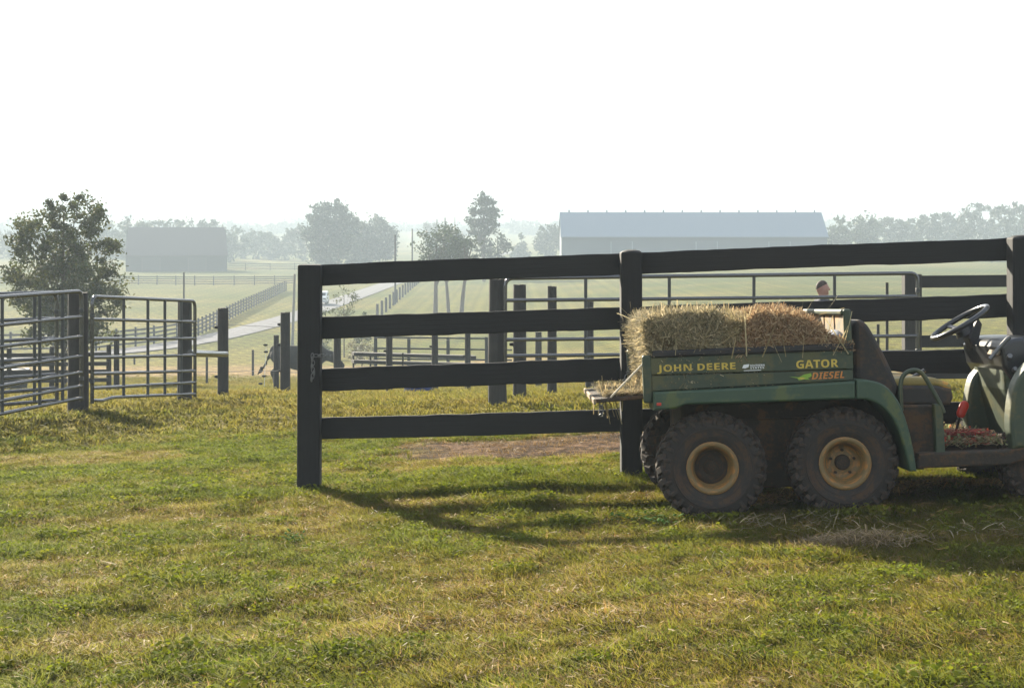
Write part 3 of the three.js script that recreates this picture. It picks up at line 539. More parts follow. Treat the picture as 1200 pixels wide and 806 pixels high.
// ---------------------------------------------------------------- trees
function crownGeo(R, o) { // leaf-sized faces gathered in clumps
  const pos = [], nor = [], col = [], clumps = [];
  for (let i = 0; i < o.clumps; i++) {
    let x, y, z, t = 0;
    do { x = R() * 2 - 1; y = R() * 2 - 1; z = R() * 2 - 1; t++; } while ((!o.inside(x, y, z) || Math.hypot(x, y, z) < (o.hollow || 0) * R()) && t < 60);
    clumps.push([x * o.rx, o.cy + y * o.ry, z * o.rz || z * o.rx, o.cs * (0.55 + 0.9 * R()), 0.75 + 0.5 * R()]);
  }
  for (let i = 0; i < o.leaves; i++) {
    const c = clumps[Math.floor(R() * clumps.length)], g = () => (R() + R() + R() - 1.5) * 1.1;
    const x = c[0] + g() * c[3], y = c[1] + g() * c[3] * 0.75, z = c[2] + g() * c[3], s = o.leaf * (0.55 + 0.9 * R());
    const n = V(R() - 0.5, R() - 0.2, R() - 0.5).normalize(), u = V(R() - 0.5, R() - 0.5, R() - 0.5).cross(n).normalize(), w = n.clone().cross(u);
    const p = [[-1, 0], [0, -0.5], [1, 0], [0, 0.5]].map(([a, b]) => [x + (u.x * a + w.x * b) * s, y + (u.y * a + w.y * b) * s, z + (u.z * a + w.z * b) * s]);
    for (const k of [0, 1, 2, 0, 2, 3]) { pos.push(...p[k]); nor.push(n.x, n.y, n.z); }
    const t = c[4] * (0.8 + 0.4 * R()), q = o.warm ? R() * o.warm : 0; for (let k = 0; k < 6; k++) col.push(t * (1 + q * 1.2), t * (1 + 0.3 * q), t);
  }
  const geo = new THREE.BufferGeometry(); geo.setAttribute('position', new THREE.Float32BufferAttribute(pos, 3)); geo.setAttribute('normal', new THREE.Float32BufferAttribute(nor, 3)); geo.setAttribute('color', new THREE.Float32BufferAttribute(col, 3));
  return [geo, clumps];
}
function trunkGeo(R, h, r, clumps, n, bend = 0) {
  const list = [tube([V(0, -0.3, 0), V(bend * 0.3, h * 0.33, 0), V(bend * 0.7, h * 0.66, 0.02 * h), V(bend, h, 0)], r, 8, 8)];
  const p = list[0].attributes.position; for (let i = 0; i < p.count; i++) { const t = clamp(p.getY(i) / h, 0, 1), cx = bend * t, k = 1 - 0.72 * t; p.setX(i, cx + (p.getX(i) - cx) * k); p.setZ(i, p.getZ(i) * k); }
  for (let i = 0; i < n; i++) { const c = clumps[Math.floor(R() * clumps.length)], y0 = clamp(c[1] * (0.45 + 0.25 * R()), 0.12 * h, 0.9 * h), b = V(bend * y0 / h, y0, 0), e = V(c[0], c[1], c[2]), m = b.clone().lerp(e, 0.5); m.y += 0.04 * h; const g = tube([b, m, e], r * 0.3, 5, 6), q = g.attributes.position; const L = e.clone().sub(b); for (let k = 0; k < q.count; k++) { const v = V(q.getX(k), q.getY(k), q.getZ(k)), t = clamp(v.clone().sub(b).dot(L) / L.lengthSq(), 0, 1), cc = t < 0.5 ? b.clone().lerp(m, t * 2) : m.clone().lerp(e, t * 2 - 1); v.lerp(cc, 0.75 * t); q.setXYZ(k, v.x, v.y, v.z); } list.push(g); }
  return merge(list);
}
const shapes = {
  dome: (x, y, z) => { const r = Math.hypot(x, z); return y > -0.95 && r < Math.sqrt(Math.max(0, 1 - y * y)) * (0.72 + 0.5 * noise(Math.atan2(z, x) * 1.6 + 9, y * 3 + 5, 3)); },
  cone: (x, y, z) => Math.hypot(x, z) < (1 - y) * 0.5 * (0.65 + 0.7 * noise(y * 6 + 7, Math.atan2(z, x) * 1.2 + 8, 4)),
  tiers: (x, y, z) => { const t = (y * 3.2 + 8) % 1; return Math.hypot(x, z) < (0.55 + 0.42 * Math.cos(y * 2.2 - 0.2)) * (t < 0.62 ? 0.75 + 0.5 * noise(Math.atan2(z, x) * 1.5 + 6, Math.floor(y * 3.2 + 8), 6) : 0.22); },
  bush: (x, y, z) => { const m = y < -0.4 ? lerp(0.72, 1, (y + 1) / 0.6) : Math.sqrt(Math.max(0, 1 - Math.pow((y + 0.4) / 1.46, 2))) * (1 - 0.10 * Math.max(0, y)); return Math.hypot(x, z) < m * (0.74 + 0.45 * noise(Math.atan2(z, x) * 1.9 + 9, y * 3.4 + 5, 13)); },
  flat: (x, y, z) => Math.hypot(x, z) < 0.55 + 0.45 * noise(Math.atan2(z, x) * 1.4 + 4, y * 2 + 4, 8),
};
const LEAF = { olive: leafMat(lin(0.055, 0.080, 0.020)), dark: leafMat(lin(0.040, 0.055, 0.026)), mid: leafMat(lin(0.055, 0.078, 0.032)), tan: leafMat(lin(0.13, 0.115, 0.055)) };
function tree(seed, px, d, topRow, rxPx, label, o = {}) {
  const R = rng(seed), b = foot(px, d), top = at(px, topRow, d).y - b.y, rx = rxPx * d / F, g = thing(o.name || 'tree', label, o.category || 'tree', b, o.group);
  const low = o.low ?? 0.12, cy = top * (1 + low) / 2, ry = top * (1 - low) / 2;
  const [geo, cl] = crownGeo(R, { clumps: o.clumps || 46, leaves: o.leaves || 1500, inside: shapes[o.shape || 'dome'], rx: rx * 0.92, ry: ry * 0.95, cy, cs: o.cs || rx * 0.22, leaf: o.leaf || 0.3, hollow: o.hollow ?? 0.75, warm: o.warm });
  part('trunk', trunkGeo(R, top * 0.86, o.r || top * 0.022, cl, o.limbs || 9, o.bend || 0), M.bark, g);
  part('crown', geo, LEAF[o.mat || 'mid'], g);
  return g;
}
tree(101, 74, 52, 217, 76, 'bushy olive tree with dense leaves behind the opened pipe gates', { shape: 'bush', leaves: 24000, clumps: 300, cs: 0.23, leaf: 0.062, mat: 'olive', low: 0.20, limbs: 30, hollow: 0.3, warm: 0.7, r: 0.09 });
tree(102, 403, 112, 331, 22, 'sparse young sapling seen between the top boards', { leaves: 900, clumps: 40, cs: 0.3, leaf: 0.075, mat: 'olive', low: 0.3, limbs: 16, r: 0.05, hollow: 0.3, warm: 0.6 });
tree(103, 424, 108, 360, 11, 'low round shrub at the foot of the sapling', { name: 'shrub', category: 'shrub', leaves: 900, clumps: 26, cs: 0.22, leaf: 0.075, mat: 'olive', low: 0.02, limbs: 6, r: 0.03 });
tree(104, 378, 110, 362, 12, 'grey-green shrub below the white car', { name: 'shrub', category: 'shrub', leaves: 900, clumps: 26, cs: 0.22, leaf: 0.08, mat: 'olive', low: 0.02, limbs: 6, r: 0.03 });
tree(105, 424, 96, 398, 26, 'pale leafy shrub behind the feed bunk', { name: 'shrub', category: 'shrub', leaves: 900, clumps: 30, cs: 0.25, leaf: 0.07, mat: 'tan', low: 0.02, limbs: 8, r: 0.03 });
tree(106, 510, 166, 272, 31, 'flat-topped roadside tree with straight trunk, left of the trio', { shape: 'flat', leaves: 1500, clumps: 34, cs: 0.62, leaf: 0.17, mat: 'mid', low: 0.62, limbs: 12, r: 0.26, bend: 0.1 });
tree(107, 526, 168, 267, 27, 'flat-topped roadside tree, middle of the trio with a slanting trunk', { shape: 'flat', leaves: 1500, clumps: 34, cs: 0.6, leaf: 0.17, mat: 'mid', low: 0.62, limbs: 12, r: 0.2, bend: -0.6 });
tree(108, 540, 165, 278, 24, 'flat-topped roadside tree leaning to the right, last of the trio', { shape: 'flat', leaves: 1200, clumps: 30, cs: 0.55, leaf: 0.17, mat: 'mid', low: 0.68, limbs: 12, r: 0.24, bend: 0.7 });
tree(109, 387, 330, 233, 33, 'large rounded hazy tree with a tufted top above the chained fence end', { leaves: 11000, clumps: 200, leaf: 0.36, cs: 0.9, mat: 'dark', low: 0.02, hollow: 0.3 });
tree(110, 397, 328, 231, 8, 'slim tall tree crown standing out of the large rounded tree', { leaves: 700, clumps: 26, leaf: 0.38, cs: 0.6, mat: 'dark', low: 0.3 });
tree(111, 430, 360, 253, 40, 'broad low rounded hazy tree right of the large tufted tree', { leaves: 11000, clumps: 200, leaf: 0.38, cs: 1.0, mat: 'dark', low: 0.01, hollow: 0.3 });
tree(112, 567, 262, 224, 20, 'tall layered tree with tiered open branches rising above the haze', { shape: 'tiers', leaves: 3600, clumps: 110, leaf: 0.26, cs: 0.55, mat: 'dark', low: 0.24, limbs: 34, r: 0.28 });
tree(113, 583, 266, 268, 14, 'low bushy tree at the foot of the tall layered tree', { leaves: 1100, clumps: 36, leaf: 0.28, cs: 0.6, mat: 'dark', low: 0.05 });
tree(114, 533, 430, 246, 17, 'faint hazy tree behind and left of the tall layered tree', { leaves: 1300, clumps: 44, leaf: 0.5, cs: 1.0, mat: 'dark', low: 0.1, shape: 'cone' });
tree(115, 508, 560, 258, 14, 'very faint distant tree behind the flat-topped trio', { leaves: 800, clumps: 30, leaf: 0.6, cs: 1.2, mat: 'dark', low: 0.05 });
tree(116, 611, 420, 271, 13, 'pointed hazy tree between the layered tree and the blue barn', { shape: 'cone', leaves: 1500, clumps: 40, leaf: 0.45, cs: 0.9, mat: 'dark', low: 0.02 });
tree(117, 645, 410, 262, 19, 'round hazy tree beside the left end of the blue barn', { leaves: 2000, clumps: 50, leaf: 0.45, cs: 1.0, mat: 'dark', low: 0.02 });
tree(118, 985, 340, 256, 13, 'ragged tree beside the right end of the blue barn', { leaves: 1300, clumps: 36, leaf: 0.42, cs: 0.9, mat: 'mid', low: 0.02 });
tree(119, 1014, 345, 251, 19, 'open-crowned ragged tree left of the right-hand wood', { leaves: 1500, clumps: 40, leaf: 0.42, cs: 1.0, mat: 'mid', low: 0.05 });
tree(120, 148, 395, 253, 10, 'thin-topped tree rising behind the left end of the old barn', { leaves: 600, clumps: 24, leaf: 0.4, cs: 0.8, mat: 'dark', low: 0.2 });
tree(121, 169, 395, 254, 9, 'thin-topped tree rising behind the old barn roof', { leaves: 600, clumps: 24, leaf: 0.4, cs: 0.8, mat: 'dark', low: 0.2 });
function wood(name, seed, label, list, leaf, mat) {
  const R = rng(seed), all = [], cols = [];
  for (const [px, d, top, rxPx, n] of list) { const b = foot(px, d), h = at(px, top, d).y - b.y, rx = rxPx * d / F; const [g] = crownGeo(R, { clumps: 26, leaves: n || 700, inside: shapes.dome, rx, ry: h * 0.52, cy: h * 0.5, cs: rx * 0.26, leaf, hollow: 0.7 }); g.translate(b.x, b.y, b.z); all.push(g); }
  const m = single(name, mergeGeometries(all), LEAF[mat], label, 'wood'); m.userData.kind = 'stuff';
}
{
  const R = rng(77), L1 = [], L2 = [], L3 = [], L4 = [];
  for (let px = 120; px < 355; px += 15) L1.push([px + R() * 8, 420 + R() * 60, px < 260 ? 254 + R() * 8 : 266 + R() * 10 - (px > 300 ? 2 : 0), 14 + R() * 8, 800]);
  for (let px = -60; px < 130; px += 18) L1.push([px, 470 + R() * 60, 266 + R() * 8, 16 + R() * 6, 600]);
  for (let px = 1010; px < 1290; px += 13) L2.push([px + R() * 8, 375 + R() * 45, lerp(254, 234, sstep(1020, 1170, px)) + R() * 6, 13 + R() * 7, 900]);
  for (let px = -120; px < 1330; px += 17) L3.push([px + R() * 12, 820 + R() * 160, 259 + R() * 9, 14 + R() * 9, 420]);
  for (let px = -150; px < 1350; px += 20) L4.push([px + R() * 12, 1350 + R() * 200, 250 + 7 * noise(px * 0.012, 2, 5) + R() * 4, 16 + R() * 9, 300]);
  wood('left_wood', 201, 'hazy wood of mixed trees behind the old barn', L1, 0.55, 'dark'); scene.children[scene.children.length - 1].name = 'hazy_wood';
  wood('right_wood', 202, 'hazy wood rising to the right of the blue barn', L2, 0.5, 'dark'); scene.children[scene.children.length - 1].name = 'hazy_wood_001';
  wood('far_wood', 203, 'very faint wooded ridge across the valley', L3, 1.0, 'dark'); scene.children[scene.children.length - 1].name = 'distant_wood';
  wood('ridge_wood', 204, 'palest wooded hills on the skyline', L4, 1.8, 'dark'); scene.children[scene.children.length - 1].name = 'distant_wood_001';
}

// ---------------------------------------------------------------- cow
{
  const b = foot(352, 57), g = thing('cow', 'black cow standing side-on behind the fence posts with its tail swung out', 'cow', b);
  const B = [];
  const chain = (...q) => { for (let i = 0; i < q.length - 1; i++) B.push([q[i].slice(0, 3), q[i][3], q[i + 1].slice(0, 3), q[i + 1][3]]); };
  chain([-0.72, 1.02, 0, 0.30], [-0.1, 0.90, 0, 0.37], [0.52, 0.97, 0, 0.32]); chain([-0.86, 1.22, 0, 0.13], [0, 1.18, 0, 0.14], [0.62, 1.22, 0, 0.13]);
  chain([0.6, 1.08, 0, 0.25], [1.0, 0.98, 0, 0.16], [1.12, 0.92, 0, 0.14], [1.4, 0.66, 0, 0.08]); chain([1.06, 1.02, 0.1, 0.03], [1.02, 1.0, 0.28, 0.045]); chain([1.06, 1.02, -0.1, 0.03], [1.02, 1.0, -0.28, 0.045]);
  for (const s of [-1, 1]) { chain([-0.78, 0.98, s * 0.18, 0.2], [-0.66, 0.7, s * 0.2, 0.13], [-0.9, 0.44, s * 0.18 , 0.07], [-0.83, 0.12, s * 0.18, 0.05], [-0.79, 0.04, s * 0.18, 0.06]); chain([0.5, 0.82, s * 0.17, 0.15], [0.5, 0.44, s * 0.17, 0.075], [0.49, 0.12, s * 0.17, 0.048], [0.53, 0.04, s * 0.17, 0.058]); }
  chain([-0.95, 1.2, 0, 0.05], [-1.07, 0.95, 0.02, 0.03], [-1.16, 0.72, 0.05, 0.024], [-1.32, 0.5, 0.1, 0.045], [-1.42, 0.38, 0.12, 0.02]);
  part('body', nets(bones(B, 0.09), [-1.6, -0.06, -0.55], [1.6, 1.5, 0.55], 0.03), M.hide, g);
}

// ---------------------------------------------------------------- person behind the long gate
{
  const b = foot(964, 26.7), H0 = at(964, 329.5, 26.7).y - b.y, k = H0 / 1.76, g = thing('person', 'person with short dark hair in a dark shirt standing behind the long pipe gate', 'person', b);
  const q = new THREE.Group(); g.rotation.y = -0.15; g.scale.setScalar(k);
  const skin = std(lin(0.33, 0.17, 0.13), { roughness: 0.6 }), hair = std(lin(0.045, 0.028, 0.020), { roughness: 0.8 }), shirt = std(lin(0.03, 0.035, 0.05), { roughness: 0.9 }), jeans = std(lin(0.04, 0.055, 0.10), { roughness: 0.9 }), boot = std(lin(0.05, 0.03, 0.02));
  // x is the way the person faces
  const arms = [], torso = [], legs = [];
  for (const s of [-1, 1]) { arms.push([[0, 1.43, s * 0.19], 0.055, [-0.03, 1.15, s * 0.25], 0.044], [[-0.03, 1.15, s * 0.25], 0.042, [0.08, 0.92, s * 0.25], 0.028]); legs.push([[0, 0.92, s * 0.10], 0.09, [0.02, 0.5, s * 0.11], 0.062], [[0.02, 0.5, s * 0.11], 0.06, [-0.02, 0.09, s * 0.11], 0.042], [[-0.02, 0.07, s * 0.11], 0.04, [0.16, 0.035, s * 0.12], 0.032]); }
  torso.push([[0, 1.38, -0.12], 0.10, [0, 1.38, 0.12], 0.10], [[0, 1.36, 0], 0.14, [0, 1.02, 0], 0.125], [[0, 1.0, -0.06], 0.125, [0, 1.0, 0.06], 0.125], [[0, 1.4, 0], 0.07, [0.015, 1.56, 0], 0.056]);
  const body = nets(bones([...torso, ...arms, ...legs], 0.05), [-0.25, -0.02, -0.4], [0.3, 1.62, 0.4], 0.016);
  const hp = (p) => { const e = Math.hypot(p[0] / 0.097, (p[1] - 1.655) / 0.115, p[2] / 0.075); let d = (e - 1) * 0.078; d = smin(d, capsule(p, [0.03, 1.60, 0], 0.062, [0.062, 1.565, 0], 0.036), 0.04); d = smin(d, capsule(p, [0.092, 1.665, 0], 0.010, [0.114, 1.632, 0], 0.014), 0.02); d = smin(d, capsule(p, [0.085, 1.592, -0.018], 0.012, [0.085, 1.592, 0.018], 0.012), 0.012); for (const s of [-1, 1]) { d = smin(d, capsule(p, [-0.005, 1.665, s * 0.075], 0.014, [-0.012, 1.63, s * 0.078], 0.012), 0.01); d = Math.max(d, 0.012 - Math.hypot(p[0] - 0.098, p[1] - 1.66, p[2] - s * 0.031)); } d = smin(d, capsule(p, [0.0, 1.45, 0], 0.06, [0.005, 1.58, 0], 0.056), 0.03); return d; };
  const head = nets(hp, [-0.14, 1.44, -0.12], [0.16, 1.79, 0.12], 0.0055);
  const hands = [];
  for (const s of [-1, 1]) { const L = [[[0.08, 0.92, s * 0.25], 0.028, [0.095, 0.86, s * 0.25], 0.03], [[0.11, 0.90, s * 0.25], 0.02, [0.12, 0.835, s * 0.25], 0.02]]; [[0.075, 0.07, 0.0085], [0.095, 0.082, 0.009], [0.113, 0.076, 0.0088], [0.13, 0.06, 0.0078]].forEach(([x, l, r], i) => { const z = s * 0.25; L.push([[x, 0.835, z], r, [x + 0.006, 0.835 - l * 0.5, z - s * 0.006], r * 0.95], [[x + 0.006, 0.835 - l * 0.5, z - s * 0.006], r * 0.95, [x + 0.004, 0.835 - l, z - s * 0.028], r * 0.8]); }); L.push([[0.12, 0.885, s * 0.245], 0.013, [0.148, 0.845, s * 0.232], 0.0105], [[0.148, 0.845, s * 0.232], 0.0105, [0.15, 0.815, s * 0.222], 0.009]); const z0 = s * 0.25; hands.push(nets(bones(L, 0.006), [0.03, 0.72, z0 - 0.06], [0.19, 0.96, z0 + 0.06], 0.004)); }
  part('body', merge([body, head, ...hands]), skin, g);
  part('hair', nets((p) => Math.max(hp(p) - 0.004, Math.max(1.685 - p[1] + (p[0] > 0 ? p[0] * 0.5 : p[0] * 0.6), (p[0] - 0.075) * 0.7)), [-0.14, 1.52, -0.12], [0.16, 1.80, 0.12], 0.007), hair, g);
  part('shirt', nets((p) => Math.max(bones([...torso.slice(0, 3), [[0, 1.43, -0.19], 0.055, [-0.02, 1.26, -0.225], 0.055], [[0, 1.43, 0.19], 0.055, [-0.02, 1.26, 0.225], 0.055]], 0.06)(p) - 0.014, p[1] - 1.5, 0.93 - p[1]), [-0.25, 0.9, -0.36], [0.25, 1.54, 0.36], 0.018), shirt, g);
  part('trousers', nets((p) => Math.max(bones([torso[2], ...legs.filter((l, i) => i % 3 < 2)], 0.05)(p) - 0.012, 0.08 - p[1], p[1] - 0.98), [-0.2, 0.02, -0.3], [0.25, 1.02, 0.3], 0.018), jeans, g);
  for (const s of [-1, 1]) part('boot', nets((p) => Math.max(bones([[[-0.03, 0.14, s * 0.11], 0.055, [-0.02, 0.05, s * 0.11], 0.05], [[-0.02, 0.04, s * 0.11], 0.05, [0.17, 0.035, s * 0.12], 0.04]], 0.04)(p), -p[1]), [-0.12, -0.02, s * 0.11 - 0.1], [0.26, 0.2, s * 0.11 + 0.1], 0.014), boot, g);
}

// ---------------------------------------------------------------- green six-wheeled utility vehicle with its load
const GD = 9.15, gpos = at(836, 607, GD), gRot = new THREE.Euler(-0.045, 0, 0.036), gInv = new THREE.Matrix4().makeRotationFromEuler(gRot).setPosition(gpos).invert();
gpos.y = H(gpos.x, gpos.z) - 0.012;
{ gInv.copy(new THREE.Matrix4().makeRotationFromEuler(gRot).setPosition(gpos)).invert(); }
const G2 = (px, py, z = 0) => { const p = at(px, py, GD - z).applyMatrix4(gInv); return [p.x, p.y]; };       // pixel -> vehicle axes at that lateral offset
const G3 = (px, py, z = 0) => { const [x, y] = G2(px, py, z); return V(x, y, z); };
const GP = (list, z = 0) => list.map(([a, b]) => G2(a, b, z));
const veh = thing('utility_vehicle', 'green six-wheeled utility vehicle with yellow rims parked before the black fence', 'utility vehicle', gpos);
veh.rotation.copy(gRot);
function wheel(cx, cy, zOuter, R, W, rimR, dark, outer) {
  const g = new THREE.Group(); g.name = 'wheel'; veh.add(g); g.position.set(cx, cy, zOuter - outer * W / 2);
  if (outer < 0) g.rotation.y = Math.PI;
  const w = W / 2, prof = [[rimR, -w * 0.62], [rimR + 0.02, -w * 0.86], [R * 0.72, -w], [R * 0.87, -w * 0.93], [R * 0.955, -w * 0.74], [R * 0.965, 0], [R * 0.955, w * 0.74], [R * 0.87, w * 0.93], [R * 0.72, w], [rimR + 0.02, w * 0.86], [rimR, w * 0.62]];
  const carc = new THREE.LatheGeometry(prof.map(([r, y]) => new THREE.Vector2(r, y)), 48).rotateX(Math.PI / 2), lugs = [];
  const n = 26, r = rng(7 + Math.round(cx * 10));
  for (let i = 0; i < n; i++) for (const [row, off] of [[-0.78, 0], [-0.3, 0.5], [0.26, 0.05], [0.76, 0.55]]) {
    const a = (i + off) / n * 6.2832, edge = Math.abs(row) > 0.5, b = rbox(R * 0.135, 0.026, W * (edge ? 0.23 : 0.22), 0.006);
    b.rotateY((row > 0 ? 1 : -1) * 0.35); if (edge) b.rotateX(Math.sign(row) * 0.42); b.translate(0, R * (edge ? 0.965 : 0.982), row * w); b.rotateZ(a); lugs.push(b);
    if (edge) { const s = rbox(R * 0.075, R * 0.14, 0.018, 0.005); s.translate(0, R * 0.87, Math.sign(row) * w * 0.955); s.rotateZ(a + 0.03); lugs.push(s); }
  }
  for (const rr of [0.60, 0.74]) lugs.push(new THREE.TorusGeometry(R * rr, 0.004, 5, 48).translate(0, 0, w * (rr > 0.7 ? 0.995 : 0.9)));
  part('tyre', merge([carc, ...lugs]), M.tyre, g);
  const rp = [[rimR + 0.012, w * 0.84], [rimR + 0.014, w * 0.88], [rimR - 0.002, w * 0.9], [rimR - 0.018, w * 0.84], [rimR - 0.022, w * 0.55], [rimR - 0.034, w * 0.45], [rimR - 0.036, w * 0.2], [rimR * 0.5, w * 0.16], [rimR * 0.38, w * 0.22], [rimR * 0.30, w * 0.2]];
  const rimMesh = part('rim', new THREE.LatheGeometry(rp.map(([a, b]) => new THREE.Vector2(a, b)).reverse(), 40).rotateX(Math.PI / 2), M.rim, g);
  part('hub', new THREE.LatheGeometry([[0, w * 0.42], [rimR * 0.26, w * 0.40], [rimR * 0.33, w * 0.3], [rimR * 0.34, w * 0.05]].map(([a, b]) => new THREE.Vector2(a, b)).reverse(), 20).rotateX(Math.PI / 2), M.mud, g);
  if (dark) part('mud_cake', new THREE.LatheGeometry([[0, w * 0.27], [rimR * 0.5, w * 0.28], [rimR * 0.7, w * 0.26], [rimR * 0.74, w * 0.19]].map(([a, b]) => new THREE.Vector2(a, b)).reverse(), 24).rotateX(Math.PI / 2), M.mud, g);
  for (let i = 0; i < 5; i++) { const a = i / 5 * 6.283 + 0.3, m = part('wheel_bolt', new THREE.CylinderGeometry(0.008, 0.008, 0.02, 6).rotateX(1.57), M.mud, g); m.position.set(Math.cos(a) * rimR * 0.52, Math.sin(a) * rimR * 0.52, w * 0.25); }
  part('inner_disc', new THREE.CylinderGeometry(rimR * 0.98, rimR * 0.98, 0.02, 24).rotateX(1.57).translate(0, 0, -w * 0.4), M.mud, g);
  return g;
}
const WR = 0.288, cR = G2(836, 545.5), cM = G2(992, 539.5), cF = G2(1238, 530);
for (const [z, o] of [[0, 1], [-1.34, -1]]) { wheel(cR[0], WR - 0.005, z, WR, 0.25, 0.128, true, o); wheel(cM[0], WR - 0.005, z, WR, 0.25, 0.128, false, o); wheel(cF[0], 0.245, z - 0.06 * o, 0.25, 0.2, 0.108, false, o); }
// chassis
{
  const x0 = G2(806, 500)[0], x1 = G2(1075, 500)[0], xe = cF[0] + 0.15;
  part('chassis', merge([rbox(x1 - x0, 0.34, 0.70, 0.02).translate((x0 + x1) / 2, 0.44, -0.67), rbox(xe - x0, 0.07, 0.40, 0.015).translate((x0 + xe) / 2, 0.33, -0.67)]), M.mud, veh);
  part('axle', bar(V(cR[0], WR, -0.2), V(cR[0], WR, -1.14), 0.035, 10), M.mud, veh); part('axle', bar(V(cM[0], WR, -0.2), V(cM[0], WR, -1.14), 0.035, 10), M.mud, veh); part('axle', bar(V(cF[0], 0.25, -0.2), V(cF[0], 0.25, -1.14), 0.03, 10), M.mud, veh);
  part('side_shield', extr([[cR[0] + 0.16, 0.14], [cM[0] - 0.16, 0.14], [cM[0] - 0.1, 0.52], [cR[0] + 0.1, 0.52]], -0.33, -0.27, 0.01), M.mud, veh);
  part('exhaust_pipe', tube([V(cR[0] - 0.1, 0.42, -0.5), V(cR[0] - 0.3, 0.40, -0.5)], 0.025, 10), M.mud, veh);
}
// cargo box
const ZB = -0.02, ZF = -1.29;       // outer faces of the near and far box sides
const sideAt = (zo, s) => {
  const z1 = s > 0 ? zo : zo + 0.03, z0 = s > 0 ? zo - 0.03 : zo;
  part('box_side', extr(GP([[757, 420], [1003, 410.5], [1003, 432.5], [757, 440]]), z0, z1, 0.004), M.green, veh);
  part('box_side', extr(GP([[757, 441], [1003, 433.5], [1003, 446], [764, 459], [757, 459]]), z0 - 0.004 * s, z1 - 0.006 * s, 0.004), M.green, veh);
  part('box_rail', extr(GP([[766, 411.5], [1003, 402], [1003, 410], [766, 419.6]]), Math.min(z0, z1) - 0.018, Math.max(z0, z1) + 0.012, 0.008), M.black, veh);
};
sideAt(ZB, 1); sideAt(ZF, -1);
{
  const c = G2(757, 436), y0 = G2(760, 470)[1], yt = G2(760, 420)[1], xr = c[0], xf = G2(1003, 430)[0];
  for (const z of [ZB - 0.02, ZF + 0.02]) part('corner_post', rbox(0.05, yt - y0 + 0.03, 0.05, 0.012, 2).translate(xr + 0.012, (yt + y0) / 2, z), M.green, veh);
  part('box_floor', rbox(xf - xr, 0.035, ZB - ZF - 0.06, 0.008).translate((xr + xf) / 2, y0 + 0.06, (ZB + ZF) / 2), M.black, veh);
  // lowered tailgate with its struts
  const tg = part('tailgate', rbox(0.285, 0.022, ZB - ZF - 0.05, 0.006).translate(-0.1425, 0, 0), M.mud, veh);
  const h = G2(757, 461.5, -0.1); tg.position.set(h[0], h[1] - 0.015, (ZB + ZF) / 2); tg.rotation.z = 0.05;
  part('lip', rbox(0.016, 0.032, ZB - ZF - 0.03, 0.006).translate(-0.28, -0.002, 0), M.dusty, tg);
  part('tailgate_strut', tube([G3(757, 424, -0.03), G3(716, 466, -0.05)], 0.006, 6), M.paleRod, veh);
  const far = G3(745, 418, -1.2), end = G3(716, 462, -1.22), link = new THREE.TorusGeometry(0.014, 0.004, 5, 10).scale(1.4, 0.8, 1);
  for (let i = 0; i < 13; i++) { const p = far.clone().lerp(end, i / 12), m = part('chain_link', link, M.chain, veh); p.y -= 0.05 * Math.sin(i / 12 * 3.14); m.position.copy(p); m.rotation.set(i % 2 ? 1.2 : 0, 0, 0.8); }
  for (let i = 0; i < 4; i++) { const m = part('chain_link', link, M.chain, veh); m.position.copy(G3(705, 472 + i * 5, -0.06)); m.rotation.set(i % 2 ? 1.2 : 0, 0, 1.57); }
  // headboard
  const hx = G2(1001, 380)[0], ht = G2(1000, 362)[1], hb = G2(1000, 404)[1], hm = (ht + hb) / 2, zc = (ZB + ZF) / 2, wz = ZB - ZF;
  for (const z of [ZB - 0.012, ZF + 0.012]) part('headboard_post', rbox(0.042, ht - hb + 0.06, 0.03, 0.012, 2).translate(hx - 0.02, hm - 0.03, z), M.green, veh);
  part('headboard_rail', rbox(0.055, 0.032, wz - 0.03, 0.012, 2).translate(hx - 0.026, ht - 0.016, zc), M.green, veh);
  part('headboard_panel', rbox(0.012, 0.30, wz - 0.06, 0.004).translate(hx - 0.004, ht - 0.17, zc), M.black, veh);
  for (let i = 0; i < 4; i++) part('headboard_slat', extr([[-0.135, 0], [0.135, 0], [0.135, -0.095], [0.08, -0.125], [-0.05, -0.115], [-0.135, -0.10]], -0.006, 0.006, 0.003).rotateY(Math.PI / 2).translate(hx - 0.024, ht - 0.034, ZF + 0.17 + i * 0.31), M.dusty, veh);
  part('front_wall', rbox(0.03, yt - y0, wz - 0.06, 0.006).translate(hx - 0.012, (yt + y0) / 2 - 0.02, zc), M.green, veh);
}
// fender flares
for (const [za, zb] of [[-0.27, 0.035], [-1.345, -1.07]]) {
  part('flare', extr(GP([[766, 459.5], [884, 453.8], [1003, 446.5], [1003, 467.5], [890, 471.5], [804, 474], [792, 479], [766, 481]]), za, zb, 0.012, 3), M.greenBand, veh);
  const outer = smoothPts(GP([[1004, 445], [1020, 445.5], [1038, 452], [1052, 468], [1062, 492], [1070, 525], [1074, 552]])), inner = smoothPts(GP([[1066, 552], [1058, 520], [1048, 494], [1034, 477], [1020, 469.5], [1004, 467.5]]));
  part('fender', extr([...outer, ...inner], za, zb, 0.012, 3), M.greenBand, veh);
}
part('reflector', rbox(0.025, 0.016, 0.008, 0.003).translate(...G3(773, 474, 0.037).toArray()), M.red, veh);
